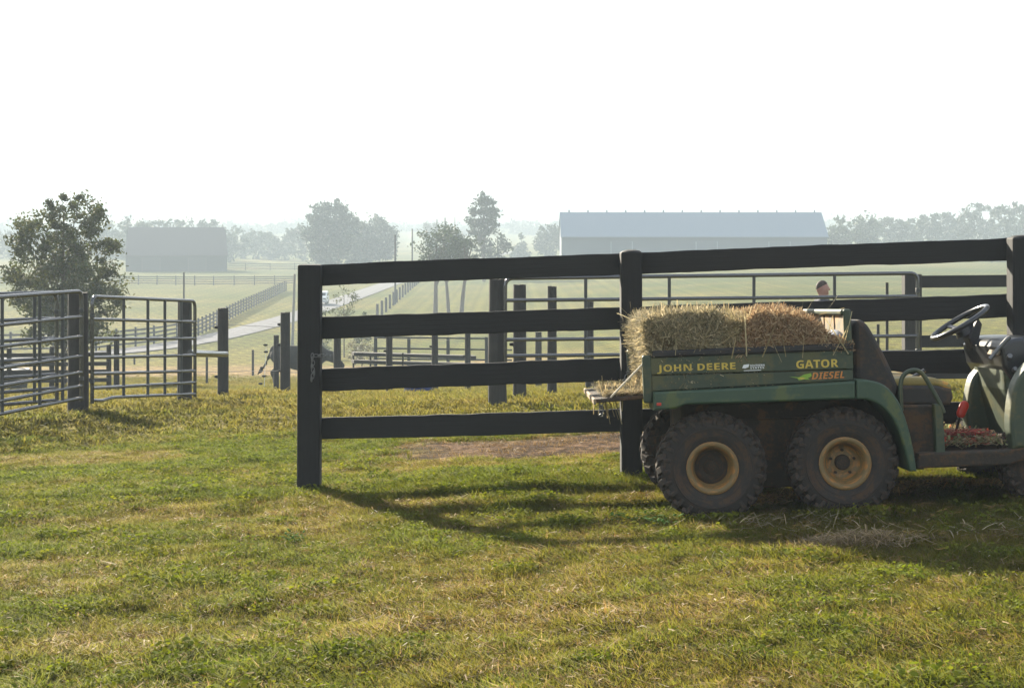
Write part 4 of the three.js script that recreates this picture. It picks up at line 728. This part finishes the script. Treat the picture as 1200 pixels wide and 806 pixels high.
// seats, seat base, grab handles
for (const z of [[-0.62, -0.14], [-1.20, -0.72]]) {
  part('seat_back', extr([...smoothPts(GP([[1004, 462], [1003, 400], [1003.5, 380], [1009, 374.5], [1018, 379], [1030, 398], [1044, 426], [1055, 452]], -0.14), 30), ...GP([[1052, 466]], -0.14)], z[0], z[1], 0.03, 3), M.seatShell, veh);
  part('seat_cushion', extr(GP([[1055, 452], [1100, 452], [1118, 456], [1120, 466], [1116, 475], [1056, 475]], -0.14), z[0], z[1], 0.02, 3), M.seatShell, veh);
  part('seat_pad', extr(GP([[1046, 445], [1070, 442.5], [1100, 443.5], [1116, 449], [1121, 458], [1100, 453.5], [1052, 453.5]], -0.14), z[0] + 0.02, z[1] - 0.02, 0.018, 3), M.seatYellow, veh);
}
part('seat_base', extr(GP([[1062, 476], [1104, 476], [1106, 534], [1068, 536]]), -1.26, -0.08, 0.012), M.mud, veh);
for (const z of [-0.05, -1.31]) {
  part('corner_strut', extr(GP([[1098, 474], [1108, 474], [1111, 534], [1100, 536]]), z - 0.03, z + 0.03, 0.008), M.green, veh);
  part('grab_handle', tube([[1058, 482], [1057.5, 452], [1062, 439], [1073, 434], [1083, 438], [1092, 452], [1103, 472], [1108, 484]].map(([a, b]) => G3(a, b, z + 0.02)), 0.0125, 8, 40), M.green, veh);
}
part('hose', tube([[1064, 452], [1070, 444], [1080, 438], [1086, 434]].map(([a, b]) => G3(a, b, -0.4)), 0.012, 8, 20), M.glossBlack, veh);
part('control_lever', merge([bar(G3(1122, 505, -0.6), G3(1128, 484, -0.6), 0.008, 8)]), M.black, veh);
part('lever_knob', new THREE.CapsuleGeometry(0.027, 0.05, 6, 12).rotateZ(-0.45).scale(1, 1, 0.6).translate(...G3(1130, 480, -0.6).toArray()), M.red, veh);
// floor and front end
{
  const a = G2(1085, 540), b = G2(1270, 533);
  part('sill', extr(GP([[1078, 532], [1086, 531], [1180, 528], [1215, 522], [1215, 536], [1185, 545], [1086, 549], [1076, 549]]), -0.14, 0.0, 0.012), M.mud, veh);
  part('sill', extr(GP([[1078, 532], [1086, 531], [1180, 528], [1215, 522], [1215, 530], [1185, 535], [1086, 538], [1076, 538]]), -1.34, -1.2, 0.012), M.mud, veh);
  part('floor', rbox(b[0] - a[0], 0.03, 1.1, 0.008).translate((a[0] + b[0]) / 2, a[1] + 0.015, -0.67), M.mud, veh);
  part('under_bracket', extr(GP([[1066, 536], [1086, 540], [1086, 551], [1066, 551]]), -0.3, -0.03, 0.01), M.mud, veh);
  // firewall, cowl, fender edges
  part('firewall', rbox(0.04, 0.5, 0.8, 0.015).translate(G2(1232, 470)[0], G2(1232, 480)[1], -0.5), M.green, veh);
  for (const z of [0.0, -0.87]) {
    const far = z < -0.5, o = smoothPts(GP(far ? [[1189, 527], [1186, 500], [1188, 472], [1194, 450], [1204, 438]] : [[1189, 527], [1186, 500], [1188, 472], [1195, 446], [1212, 424], [1240, 412]]), 18);
    part('front_fender', extr([...o, ...GP([[1262, far ? 436 : 412], [1262, 524]])], z - 0.13, z, 0.02, 3), M.green, veh);
  }
  const yh = G2(1210, 412)[1], xs = G2(1200, 400)[0];
  part('hood', extr([...smoothPts([[xs, yh - 0.22], [xs + 0.01, yh - 0.02], [xs + 0.08, yh + 0.03], [xs + 0.35, yh - 0.02], [xs + 0.62, yh - 0.16], [xs + 0.70, yh - 0.36]], 24), [xs + 0.70, 0.36], [xs + 0.05, 0.36]], -1.0, -0.34, 0.05, 4), M.green, veh);
  part('bumper', tube([V(xs + 0.66, 0.42, -0.1), V(xs + 0.78, 0.42, -0.25), V(xs + 0.78, 0.42, -1.09), V(xs + 0.66, 0.42, -1.24)], 0.022, 8, 30), M.black, veh);
  for (const z of [-0.46, -0.88]) part('headlight', new THREE.SphereGeometry(0.06, 14, 10).scale(0.4, 0.8, 1).translate(xs + 0.70, yh - 0.28, z), M.chain, veh);
  for (const z of [-0.16, -1.18]) part('front_fender_top', extr([...smoothPts([[cF[0] + 0.03, yh - 0.13], [cF[0] + 0.08, yh - 0.12], [cF[0] + 0.2, yh - 0.16], [cF[0] + 0.33, yh - 0.35]], 14), ...smoothPts([[cF[0] + 0.30, yh - 0.37], [cF[0] + 0.18, yh - 0.19], [cF[0] + 0.08, yh - 0.15], [cF[0] + 0.03, yh - 0.16]], 14)], z - 0.16, z + 0.16, 0.01), M.green, veh);
  // dash pod
  part('dashboard', extr([...smoothPts(GP([[1160, 406], [1166, 399], [1176, 395.5], [1196, 394], [1215, 394]], -0.55), 16), ...GP([[1215, 425], [1190, 446], [1176, 447], [1164, 428]], -0.55)], -1.1, -0.3, 0.025, 3), M.glossBlack, veh);
  part('gauge_panel', rbox(0.09, 0.012, 0.2, 0.004).rotateZ(1.0).translate(...G3(1171, 408, -0.42).toArray()), M.dusty, veh);
  part('dash_trim', tube([[1163, 421], [1172, 410], [1182, 399], [1187, 395]].map(([a, c]) => G3(a, c, -0.29)), 0.011, 8, 18), M.chain, veh);
  part('switch', new THREE.CylinderGeometry(0.014, 0.016, 0.03, 12).rotateX(1.2).translate(...G3(1186, 418, -0.28).toArray()), M.chain, veh);
  part('switch', new THREE.CylinderGeometry(0.012, 0.014, 0.03, 12).rotateX(1.2).translate(...G3(1192, 433, -0.28).toArray()), M.chain, veh);
  // steering column and wheel
  const c = G3(1128, 378, -0.95);
  part('steering_column', extr(GP([[1136, 396], [1148, 372], [1153, 380], [1149, 398], [1168, 420], [1178, 446], [1166, 446], [1147, 424]], -0.9), -1.01, -0.87, 0.012), M.black, veh);
  const sw = new THREE.Group(); sw.name = 'steering_wheel'; sw.position.copy(c); sw.rotation.z = 0.51; veh.add(sw);
  part('ring', new THREE.TorusGeometry(0.182, 0.0165, 10, 48).rotateX(Math.PI / 2), M.glossBlack, sw);
  part('hub', new THREE.CylinderGeometry(0.05, 0.065, 0.05, 20).translate(0, -0.05, 0), M.glossBlack, sw);
  for (const a of [0.3, 2.4, 4.5]) part('spoke', beam(V(Math.cos(a) * 0.045, -0.04, Math.sin(a) * 0.045), V(Math.cos(a) * 0.178, -0.002, Math.sin(a) * 0.178), 0.012, 0.03), M.glossBlack, sw);
}
// lettering and decals on the box side
const font = await new FontLoader().loadAsync('fonts/droid/droid_sans_bold.typeface.json');
function lettering(txt, pxa, pya, pxb, pyb, hPx, mat, italic, name, z) {
  const g = new TextGeometry(txt, { font, size: 1, depth: 0.02, curveSegments: 4, bevelEnabled: false }); g.computeBoundingBox(); const b = g.boundingBox;
  const [x0, y0] = G2(pxa, pya, z), [x1, y1] = G2(pxb, pyb, z), L = Math.hypot(x1 - x0, y1 - y0), h = hPx * GD / F;
  g.translate(-b.min.x, -b.min.y, 0).scale(L / (b.max.x - b.min.x), h / (b.max.y - b.min.y), 0.1);
  if (italic) g.applyMatrix4(new THREE.Matrix4().makeShear(0, 0, 0.25, 0, 0, 0));
  g.rotateZ(Math.atan2(y1 - y0, x1 - x0)).translate(x0, y0, z + 0.0005); return part(name, g, mat, veh);
}
const ZT = ZB;
lettering('JOHN DEERE', 771, 438.3, 863.5, 435, 10.3, M.yellow, 0, 'lettering', ZT);
lettering('GATOR', 935, 432.2, 984.5, 430.3, 9.6, M.yellow, 0, 'lettering', ZT);
lettering('DIESEL', 953, 445, 991, 443.2, 8.2, M.orange, 1, 'lettering', ZT - 0.006);
{
  const s = (pts, m, n, z = ZT) => part(n, extr(GP(pts, z), z, z + 0.002, 0), m, veh);
  s([[926, 441.5], [938, 442.3], [944, 439], [952, 437.5], [953, 441], [948, 443.5], [951, 445], [944, 444.8], [938, 446], [936, 443.5]], M.lime, 'animal_decal', ZT - 0.006);
  s([[936, 443.2], [942, 442.6], [946, 443.6], [941, 445]], M.yellow, 'animal_decal', ZT - 0.0045);
  s([[871, 431.5], [873, 427.6], [879.5, 426.9], [878.5, 430.4], [874.5, 432]], M.white, 'sticker');
  for (const [y, a, b, h] of [[429.8, 880.5, 897.5, 2.4], [432.6, 880.5, 897, 2.2]]) lettering(y < 431 ? 'SOUTHERN' : 'STATES', a, y, b, y - 0.6, h, M.white, 0, 'sticker', ZT);
  s([[873, 434.3], [893.5, 433.5], [893.5, 434.2], [873, 435]], M.white, 'sticker');
}

// ---------------------------------------------------------------- hay load
const hayMat = phys(lin(1, 1, 1), { roughness: 0.85, specularIntensity: 0.25, transmission: 0.45, thickness: 0, side: THREE.DoubleSide });
const vehM = new THREE.Matrix4().makeRotationFromEuler(gRot).setPosition(gpos), inWorld = (x, y, z) => V(x, y, z).applyMatrix4(vehM);
function strands(name, parent, n, R, place, pal, len, wide) {
  // curved ribbons of dry grass
  const mk = () => { const L = 1, pos = [], idx = [], bend = (R() - 0.5) * 0.5, tw = (R() - 0.5) * 2; for (let i = 0; i <= 4; i++) { const t = i / 4 - 0.5, y = bend * (0.25 - t * t), a = tw * t; pos.push(t, y - Math.cos(a) * 0.5 * 0, -0.5 * Math.cos(a), t, y + Math.sin(a) * 0.02, 0.5 * Math.cos(a)); if (i < 4) { const b = i * 2; idx.push(b, b + 1, b + 2, b + 1, b + 3, b + 2); } } const g = new THREE.BufferGeometry(); g.setAttribute('position', new THREE.Float32BufferAttribute(pos, 3)); g.setIndex(idx); g.computeVertexNormals(); return g; };
  const m4 = new THREE.Matrix4(), q = new THREE.Quaternion(), c = new THREE.Color();
  for (let v = 0; v < 3; v++) {
    const im = new THREE.InstancedMesh(mk(), hayMat, Math.floor(n / 3)); im.name = name; im.userData.kind = 'stuff'; im.castShadow = im.receiveShadow = true;
    for (let i = 0; i < im.count; i++) {
      const [p, dir, up] = place(R), L = len * (0.35 + 1.1 * R()), w = wide * (0.5 + R());
      const x = dir.clone().normalize(), y = up.clone().addScaledVector(x, -up.dot(x)).normalize(), z = x.clone().cross(y);
      m4.makeBasis(x.multiplyScalar(L), y.multiplyScalar(L), z.multiplyScalar(w)).setPosition(p); im.setMatrixAt(i, m4);
      const t = R(), a = pal[Math.floor(R() * pal.length)], j = 0.6 + 0.8 * R(); im.setColorAt(i, c.setRGB(a[0] * j, a[1] * j, a[2] * j));
    }
    parent.add(im);
  }
}
const HAY = [[0.50, 0.39, 0.22], [0.38, 0.30, 0.16], [0.33, 0.28, 0.15], [0.52, 0.43, 0.26], [0.27, 0.22, 0.11]], HAYG = [[0.36, 0.30, 0.17], [0.28, 0.245, 0.145], [0.43, 0.355, 0.21], [0.22, 0.20, 0.12], [0.52, 0.43, 0.27]], HAYR = [[0.38, 0.245, 0.13], [0.30, 0.19, 0.105], [0.44, 0.32, 0.18], [0.25, 0.16, 0.09], [0.5, 0.38, 0.23]];
const coreMat = std(lin(0.34, 0.25, 0.12), { roughness: 1, map: rep(speck, 4, 4), bumpMap: rep(speck, 6, 6), bumpScale: 0.02 });
function bale(label, x0, x1, y0, y1, z0, z1, seed, n, pal, rough = 0.02, shell = 0.04, taper = 0) {
  const R = rng(seed), cx = (x0 + x1) / 2, cy = (y0 + y1) / 2, cz = (z0 + z1) / 2, g = thing('hay_bale', label, 'hay bale', inWorld(cx, y0, cz), 'hay bales in the cargo box');
  g.rotation.copy(gRot);
  const sag = (x, z) => (fbm(x * 6 + 30, z * 6 + 30, seed + 5, 2) - 0.55) * 0.075;
  const w = x1 - x0, h = y1 - y0, d = z1 - z0, box = new THREE.BoxGeometry(w, h, d, 14, 10, 18), p = box.attributes.position;
  for (let i = 0; i < p.count; i++) { const v = V(p.getX(i), p.getY(i), p.getZ(i)), rr = 0.1, q = V(clamp(v.x, -w / 2 + rr, w / 2 - rr), clamp(v.y, -h / 2 + rr, h / 2 - rr), clamp(v.z, -d / 2 + rr, d / 2 - rr)), o = v.clone().sub(q); if (o.length() > 0) { o.setLength(rr); v.copy(q).add(o); } const k = 1 + (noise(v.x * 14 + 40, v.y * 14 + v.z * 11 + 40, seed) - 0.5) * 0.2; const u = 0.5 - v.y / h; p.setXYZ(i, v.x * k + (v.x < 0 ? taper * u * u : 0), v.y * k + h / 2 + sag(v.x, v.z) * (v.y > 0 ? 1 : 0), v.z * k); }
  box.computeVertexNormals(); part('core', box, coreMat, g);
  for (const z of [-0.28, 0.28]) if (Math.abs(z) < d / 2) part('twine', tube([V(-w / 2 - 0.005, 0.02, z), V(-w / 2 - 0.008, h - 0.02, z), V(0, h + 0.004, z), V(w / 2, h - 0.02, z)], 0.004, 5, 16), M.dusty, g);
  strands('hay_strand', g, n, R, (R) => {
    const f = R(), a = R() - 0.5, b = R() - 0.5; let pp, nn;
    if (f < 0.36) { pp = V(a * w, h, b * d); nn = V(0, 1, 0); } else if (f < 0.66) { pp = V(a * w, (b + 0.5) * h, d / 2); nn = V(0, 0, 1); } else if (f < 0.9) { pp = V(-w / 2, (a + 0.5) * h, b * d); nn = V(-1, 0, 0); } else { pp = V(w / 2, (a + 0.5) * h, b * d); nn = V(1, 0, 0); }
    const t = V(R() - 0.5, (R() - 0.5) * 0.9, R() - 0.5); t.addScaledVector(nn, -t.dot(nn) + (R() < 0.3 ? R() * 0.8 : 0.05)); pp.addScaledVector(nn, (R() - 0.35) * shell); pp.x += (R() - 0.5) * rough; { const u = 1 - pp.y / h; if (pp.x < 0) pp.x += taper * u * u; pp.addScaledVector(nn, (noise(pp.x * 12 + 9, pp.y * 12 + pp.z * 9 + 9, seed + 6) - 0.45) * 0.04); if (pp.y > h * 0.6) pp.y += sag(pp.x, pp.z) * clamp(pp.y / h * 2.5 - 1.5, 0, 1); }
    return [pp, t, nn];
  }, pal, 0.085, 0.0042);
  return g;
}
{
  const a = G2(738, 464, -0.15), b = G2(848, 366, -0.15), c = G2(912, 368, -0.15), fl = G2(800, 452)[1];
  bale('greenish hay bale overhanging the tailgate at the rear of the box', a[0] + 0.10, G2(842, 400, -0.15)[0], fl - 0.02, b[1] - 0.02, -1.2, -0.08, 301, 23000, HAYG, 0.03, 0.035, 0.05);
  bale('tan hay bale lying behind the rear bale in the cargo box', G2(846, 400, -0.15)[0], G2(905, 400, -0.15)[0], fl - 0.02, c[1] - 0.025, -1.2, -0.09, 302, 11000, HAY, 0.03, 0.035);
  // loose reddish hay heaped against the headboard
  const x0 = G2(862, 400, -0.15)[0], x1 = G2(992, 400, -0.15)[0], yt = G2(930, 369, -0.15)[1], g = thing('loose_hay', 'loose reddish brown hay heaped against the headboard of the cargo box', 'hay', inWorld(0, fl, 0)); g.rotation.copy(gRot);
  g.userData.kind = 'stuff';
  const top = (x, z) => { const u = (x - x0) / (x1 - x0), e = sstep(0, 0.16, u) * (1 - 0.72 * sstep(0.58, 0.98, u)), s = sstep(0, 0.10, Math.min(z + 1.26, -0.045 - z)); return (yt - fl) * (0.25 + 0.75 * e * (0.45 + 0.55 * s)) * (0.9 + 0.2 * noise(x * 9, z * 9, 66)); };
  const pos = [], idx = [], nx = 34, nz = 30;
  for (let j = 0; j <= nz; j++) for (let i = 0; i <= nx; i++) { const x = lerp(x0, x1, i / nx), z = lerp(-1.26, -0.045, j / nz); pos.push(x, i && i < nx && j && j < nz ? top(x, z) - 0.015 : 0, z); if (i < nx && j < nz) { const q = j * (nx + 1) + i; idx.push(q, q + nx + 1, q + 1, q + 1, q + nx + 1, q + nx + 2); } }
  const hg = new THREE.BufferGeometry(); hg.setAttribute('position', new THREE.Float32BufferAttribute(pos, 3)); hg.setIndex(idx); hg.computeVertexNormals(); part('heap', flat(hg), coreMat, g, 'stuff');
  strands('hay_strand', g, 24000, rng(305), (R) => { const x = lerp(x0, x1, R()), z = -0.045 - 1.21 * Math.pow(R(), 1.5), y = top(x, z) + (R() - 0.5) * 0.03, t = V(R() - 0.5, (R() - 0.5) * 1.0, R() - 0.5); return [V(x, y, z), t, V(0.2, 1, 0.3)]; }, HAYR, 0.055, 0.0042);
  strands('hay_strand', g, 3600, rng(306), (R) => { const x = lerp(x0 + 0.02, x1, R()), z = -0.035 + (R() - 0.5) * 0.03, y = lerp(top(x0 + 0.3, -0.3) * 0.55, top(x, -0.3), R()); return [V(x, y, z), V((R() - 0.5), R() - 0.6, 0.25 * R()), V(0, 0.3, 1)]; }, HAYR, 0.07, 0.004);
  // hay spilling over the tailgate and stalks sticking out
  const sp = thing('loose_hay', 'loose hay spilling down onto the lowered tailgate', 'hay', inWorld(0, 0, 0)); sp.rotation.copy(gRot); sp.userData.kind = 'stuff';
  const t0 = G2(757, 460, -0.3), y1 = G2(750, 405, -0.3)[1];
  strands('hay_strand', sp, 7000, rng(307), (R) => { const u = Math.pow(R(), 1.15), x = t0[0] - 0.26 * u + 0.02, z = -0.07 - 1.18 * R(), y = t0[1] + 0.006 + (R() * R()) * lerp(0.19, 0.02, Math.min(1, u * 4.5)); return [V(x, y, z), V(R() - 0.5, u < 0.2 ? R() - 0.8 : (R() - 0.5) * 0.35, R() - 0.5), V(0, 1, 0)]; }, HAY, 0.06, 0.004);
  strands('hay_stalk', sp, 69, rng(308), (R) => { const k = R(); if (k < 0.5) { const x = lerp(a[0], x1, R()), z = -0.1 - R() * 1.0; return [V(x, yt + 0.005 + R() * 0.02, z), V((R() - 0.5) * 1.4, 0.6 * R(), R() - 0.5), V(1, 0.2, 0)]; } if (k < 0.8) return [V(lerp(a[0] + 0.05, x1, R()), y1 + 0.02 + (R() - 0.5) * 0.12, -0.02 + R() * 0.015), V((R() - 0.5) * 0.9, -0.7, 0.06), V(0, 0, 1)]; return [V(t0[0] - 0.1 - R() * 0.16, t0[1] - 0.02 - 0.06 * R(), -0.06 - 1.1 * R()), V((R() - 0.5) * 0.6, -1, 0), V(0, 0, 1)]; }, [[0.5, 0.42, 0.24], [0.42, 0.33, 0.17]], 0.17, 0.005);
}
// a pale feed sack end beside the headboard
single('feed_sack', new THREE.SphereGeometry(0.075, 20, 14).scale(0.55, 0.8, 1.6).applyMatrix4(new THREE.Matrix4().makeRotationZ(0.5)).translate(...inWorld(...G2(983, 398, -0.2), -0.2).toArray()), std(lin(0.26, 0.31, 0.40), { roughness: 0.7, bumpMap: rep(speck, 3, 3), bumpScale: 0.01 }), 'pale blue feed sack end poking out of the hay by the headboard', 'sack');
{ // litter on the vehicle floor
  const g = thing('floor_litter', 'straw and reddish debris scattered on the vehicle floor', 'litter', inWorld(0, 0, 0)); g.rotation.copy(gRot); g.userData.kind = 'stuff';
  const f = G2(1085, 531)[1] + 0.028, xa = G2(1110, 530)[0], xb = G2(1192, 528)[0];
  strands('scrap', g, 1500, rng(311), (R) => [V(lerp(xa, xb, R()), f + R() * R() * 0.05, -0.08 - 1.1 * R()), V(R() - 0.5, (R() - 0.5) * 0.5, R() - 0.5), V(0, 1, 0)], [[0.45, 0.35, 0.2], [0.4, 0.3, 0.16], [0.5, 0.10, 0.05], [0.25, 0.2, 0.1], [0.3, 0.33, 0.15]], 0.06, 0.011);
  strands('scrap', g, 130, rng(312), (R) => [V(lerp(xa + 0.1, xb - 0.04, R()), f + 0.03 + R() * 0.02, -0.3 - 0.3 * R()), V(1, (R() - 0.5) * 0.3, R() - 0.5), V(0, 1, 0)], [[0.6, 0.07, 0.03], [0.5, 0.09, 0.05]], 0.09, 0.016);
}
{ // straw dropped on the grass
  const g = new THREE.Group(); g.name = 'spilled_straw'; g.userData = { label: 'spilled straw scattered on the grass in front of the vehicle', category: 'straw', kind: 'stuff' }; scene.add(g);
  const LEAFY = [[0.5, 0.42, 0.26], [0.42, 0.30, 0.14], [0.55, 0.48, 0.34], [0.3, 0.2, 0.1]];
  const lay = (n, cx, cz, sx, sz, hh, pal, seed, len, wide) => strands('straw', g, n, rng(seed), (R) => { const gs = () => (R() + R() + R() - 1.5) * 1.2, x = cx + gs() * sx, z = cz + gs() * sz, k = Math.exp(-(Math.pow((x - cx) / sx, 2) + Math.pow((z - cz) / sz, 2)) * 1.5); return [V(x, H(x, z) + 0.02 + R() * (0.02 + hh * k), z), V(R() - 0.5, (R() - 0.5) * 0.35, R() - 0.5), V(0, 1, 0)]; }, pal, len, wide);
  lay(800, 1.62, -8.0, 0.24, 0.11, 0.05, [[0.30, 0.22, 0.11], [0.40, 0.30, 0.16], [0.24, 0.17, 0.08]], 321, 0.075, 0.0035);
  lay(160, 1.35, -8.7, 0.5, 0.22, 0.02, HAY, 322, 0.08, 0.0035);
  lay(180, 2.6, -8.2, 0.65, 0.26, 0.02, HAY, 323, 0.08, 0.0035);
  lay(2600, 2.35, -9.75, 0.7, 0.13, 0.02, [[0.5, 0.33, 0.08], [0.42, 0.25, 0.06], [0.55, 0.4, 0.12]], 324, 0.06, 0.006);
  lay(500, 1.4, -9.6, 0.14, 0.13, 0.02, [[0.5, 0.33, 0.08], [0.42, 0.25, 0.06]], 325, 0.05, 0.006);
  lay(800, 0.2, -6.6, 1.9, 0.9, 0.01, LEAFY, 326, 0.02, 0.004);
  lay(600, -1.2, -9.0, 2.2, 1.6, 0.01, LEAFY, 327, 0.022, 0.005);
  lay(130, 0.4, -7.2, 1.8, 0.9, 0.0, HAY, 328, 0.05, 0.0024);
}
// broad-leaved weeds by the rear wheel
for (const [px, d, s, lab] of [[752, 9.0, 1.0, 'bright broad-leaved weed clump beside the rear wheel'], [778, 8.85, 0.8, 'smaller broad-leaved weed clump in front of the rear wheel'], [722, 9.1, 0.6, 'tiny broad-leaved weed left of the larger clump by the rear wheel'], [345, 8.9, 0.7, 'low broad-leaved weed in the turf below the fence end post']]) {
  const R = rng(px), b = foot(px, d), g = thing('weed', lab, 'weed', b), leaf = new THREE.SphereGeometry(0.013, 6, 4).scale(0.6, 0.12, 1.4).translate(0, 0, 0.028), mat = phys(lin(0.09, 0.19, 0.018), { roughness: 0.85, transmission: 0.4, thickness: 0, specularIntensity: 0.2 });
  for (let i = 0; i < 26; i++) { const m = part('leaf', leaf, mat, g); m.position.set((R() - 0.5) * 0.16 * s, 0.02 + R() * 0.055 * s, (R() - 0.5) * 0.1 * s); m.rotation.set(-0.5 + R() * 0.5, R() * 6.28, 0, 'YXZ'); m.scale.setScalar(0.6 + 0.8 * R() * s); }
  part('stem', merge([0, 1, 2].map((k) => bar(V(0, -0.01, 0), V(0.04 * (k - 1) * s, 0.05 * s, 0.01), 0.002, 4))), mat, g);
}
renderer.render(scene, camera);
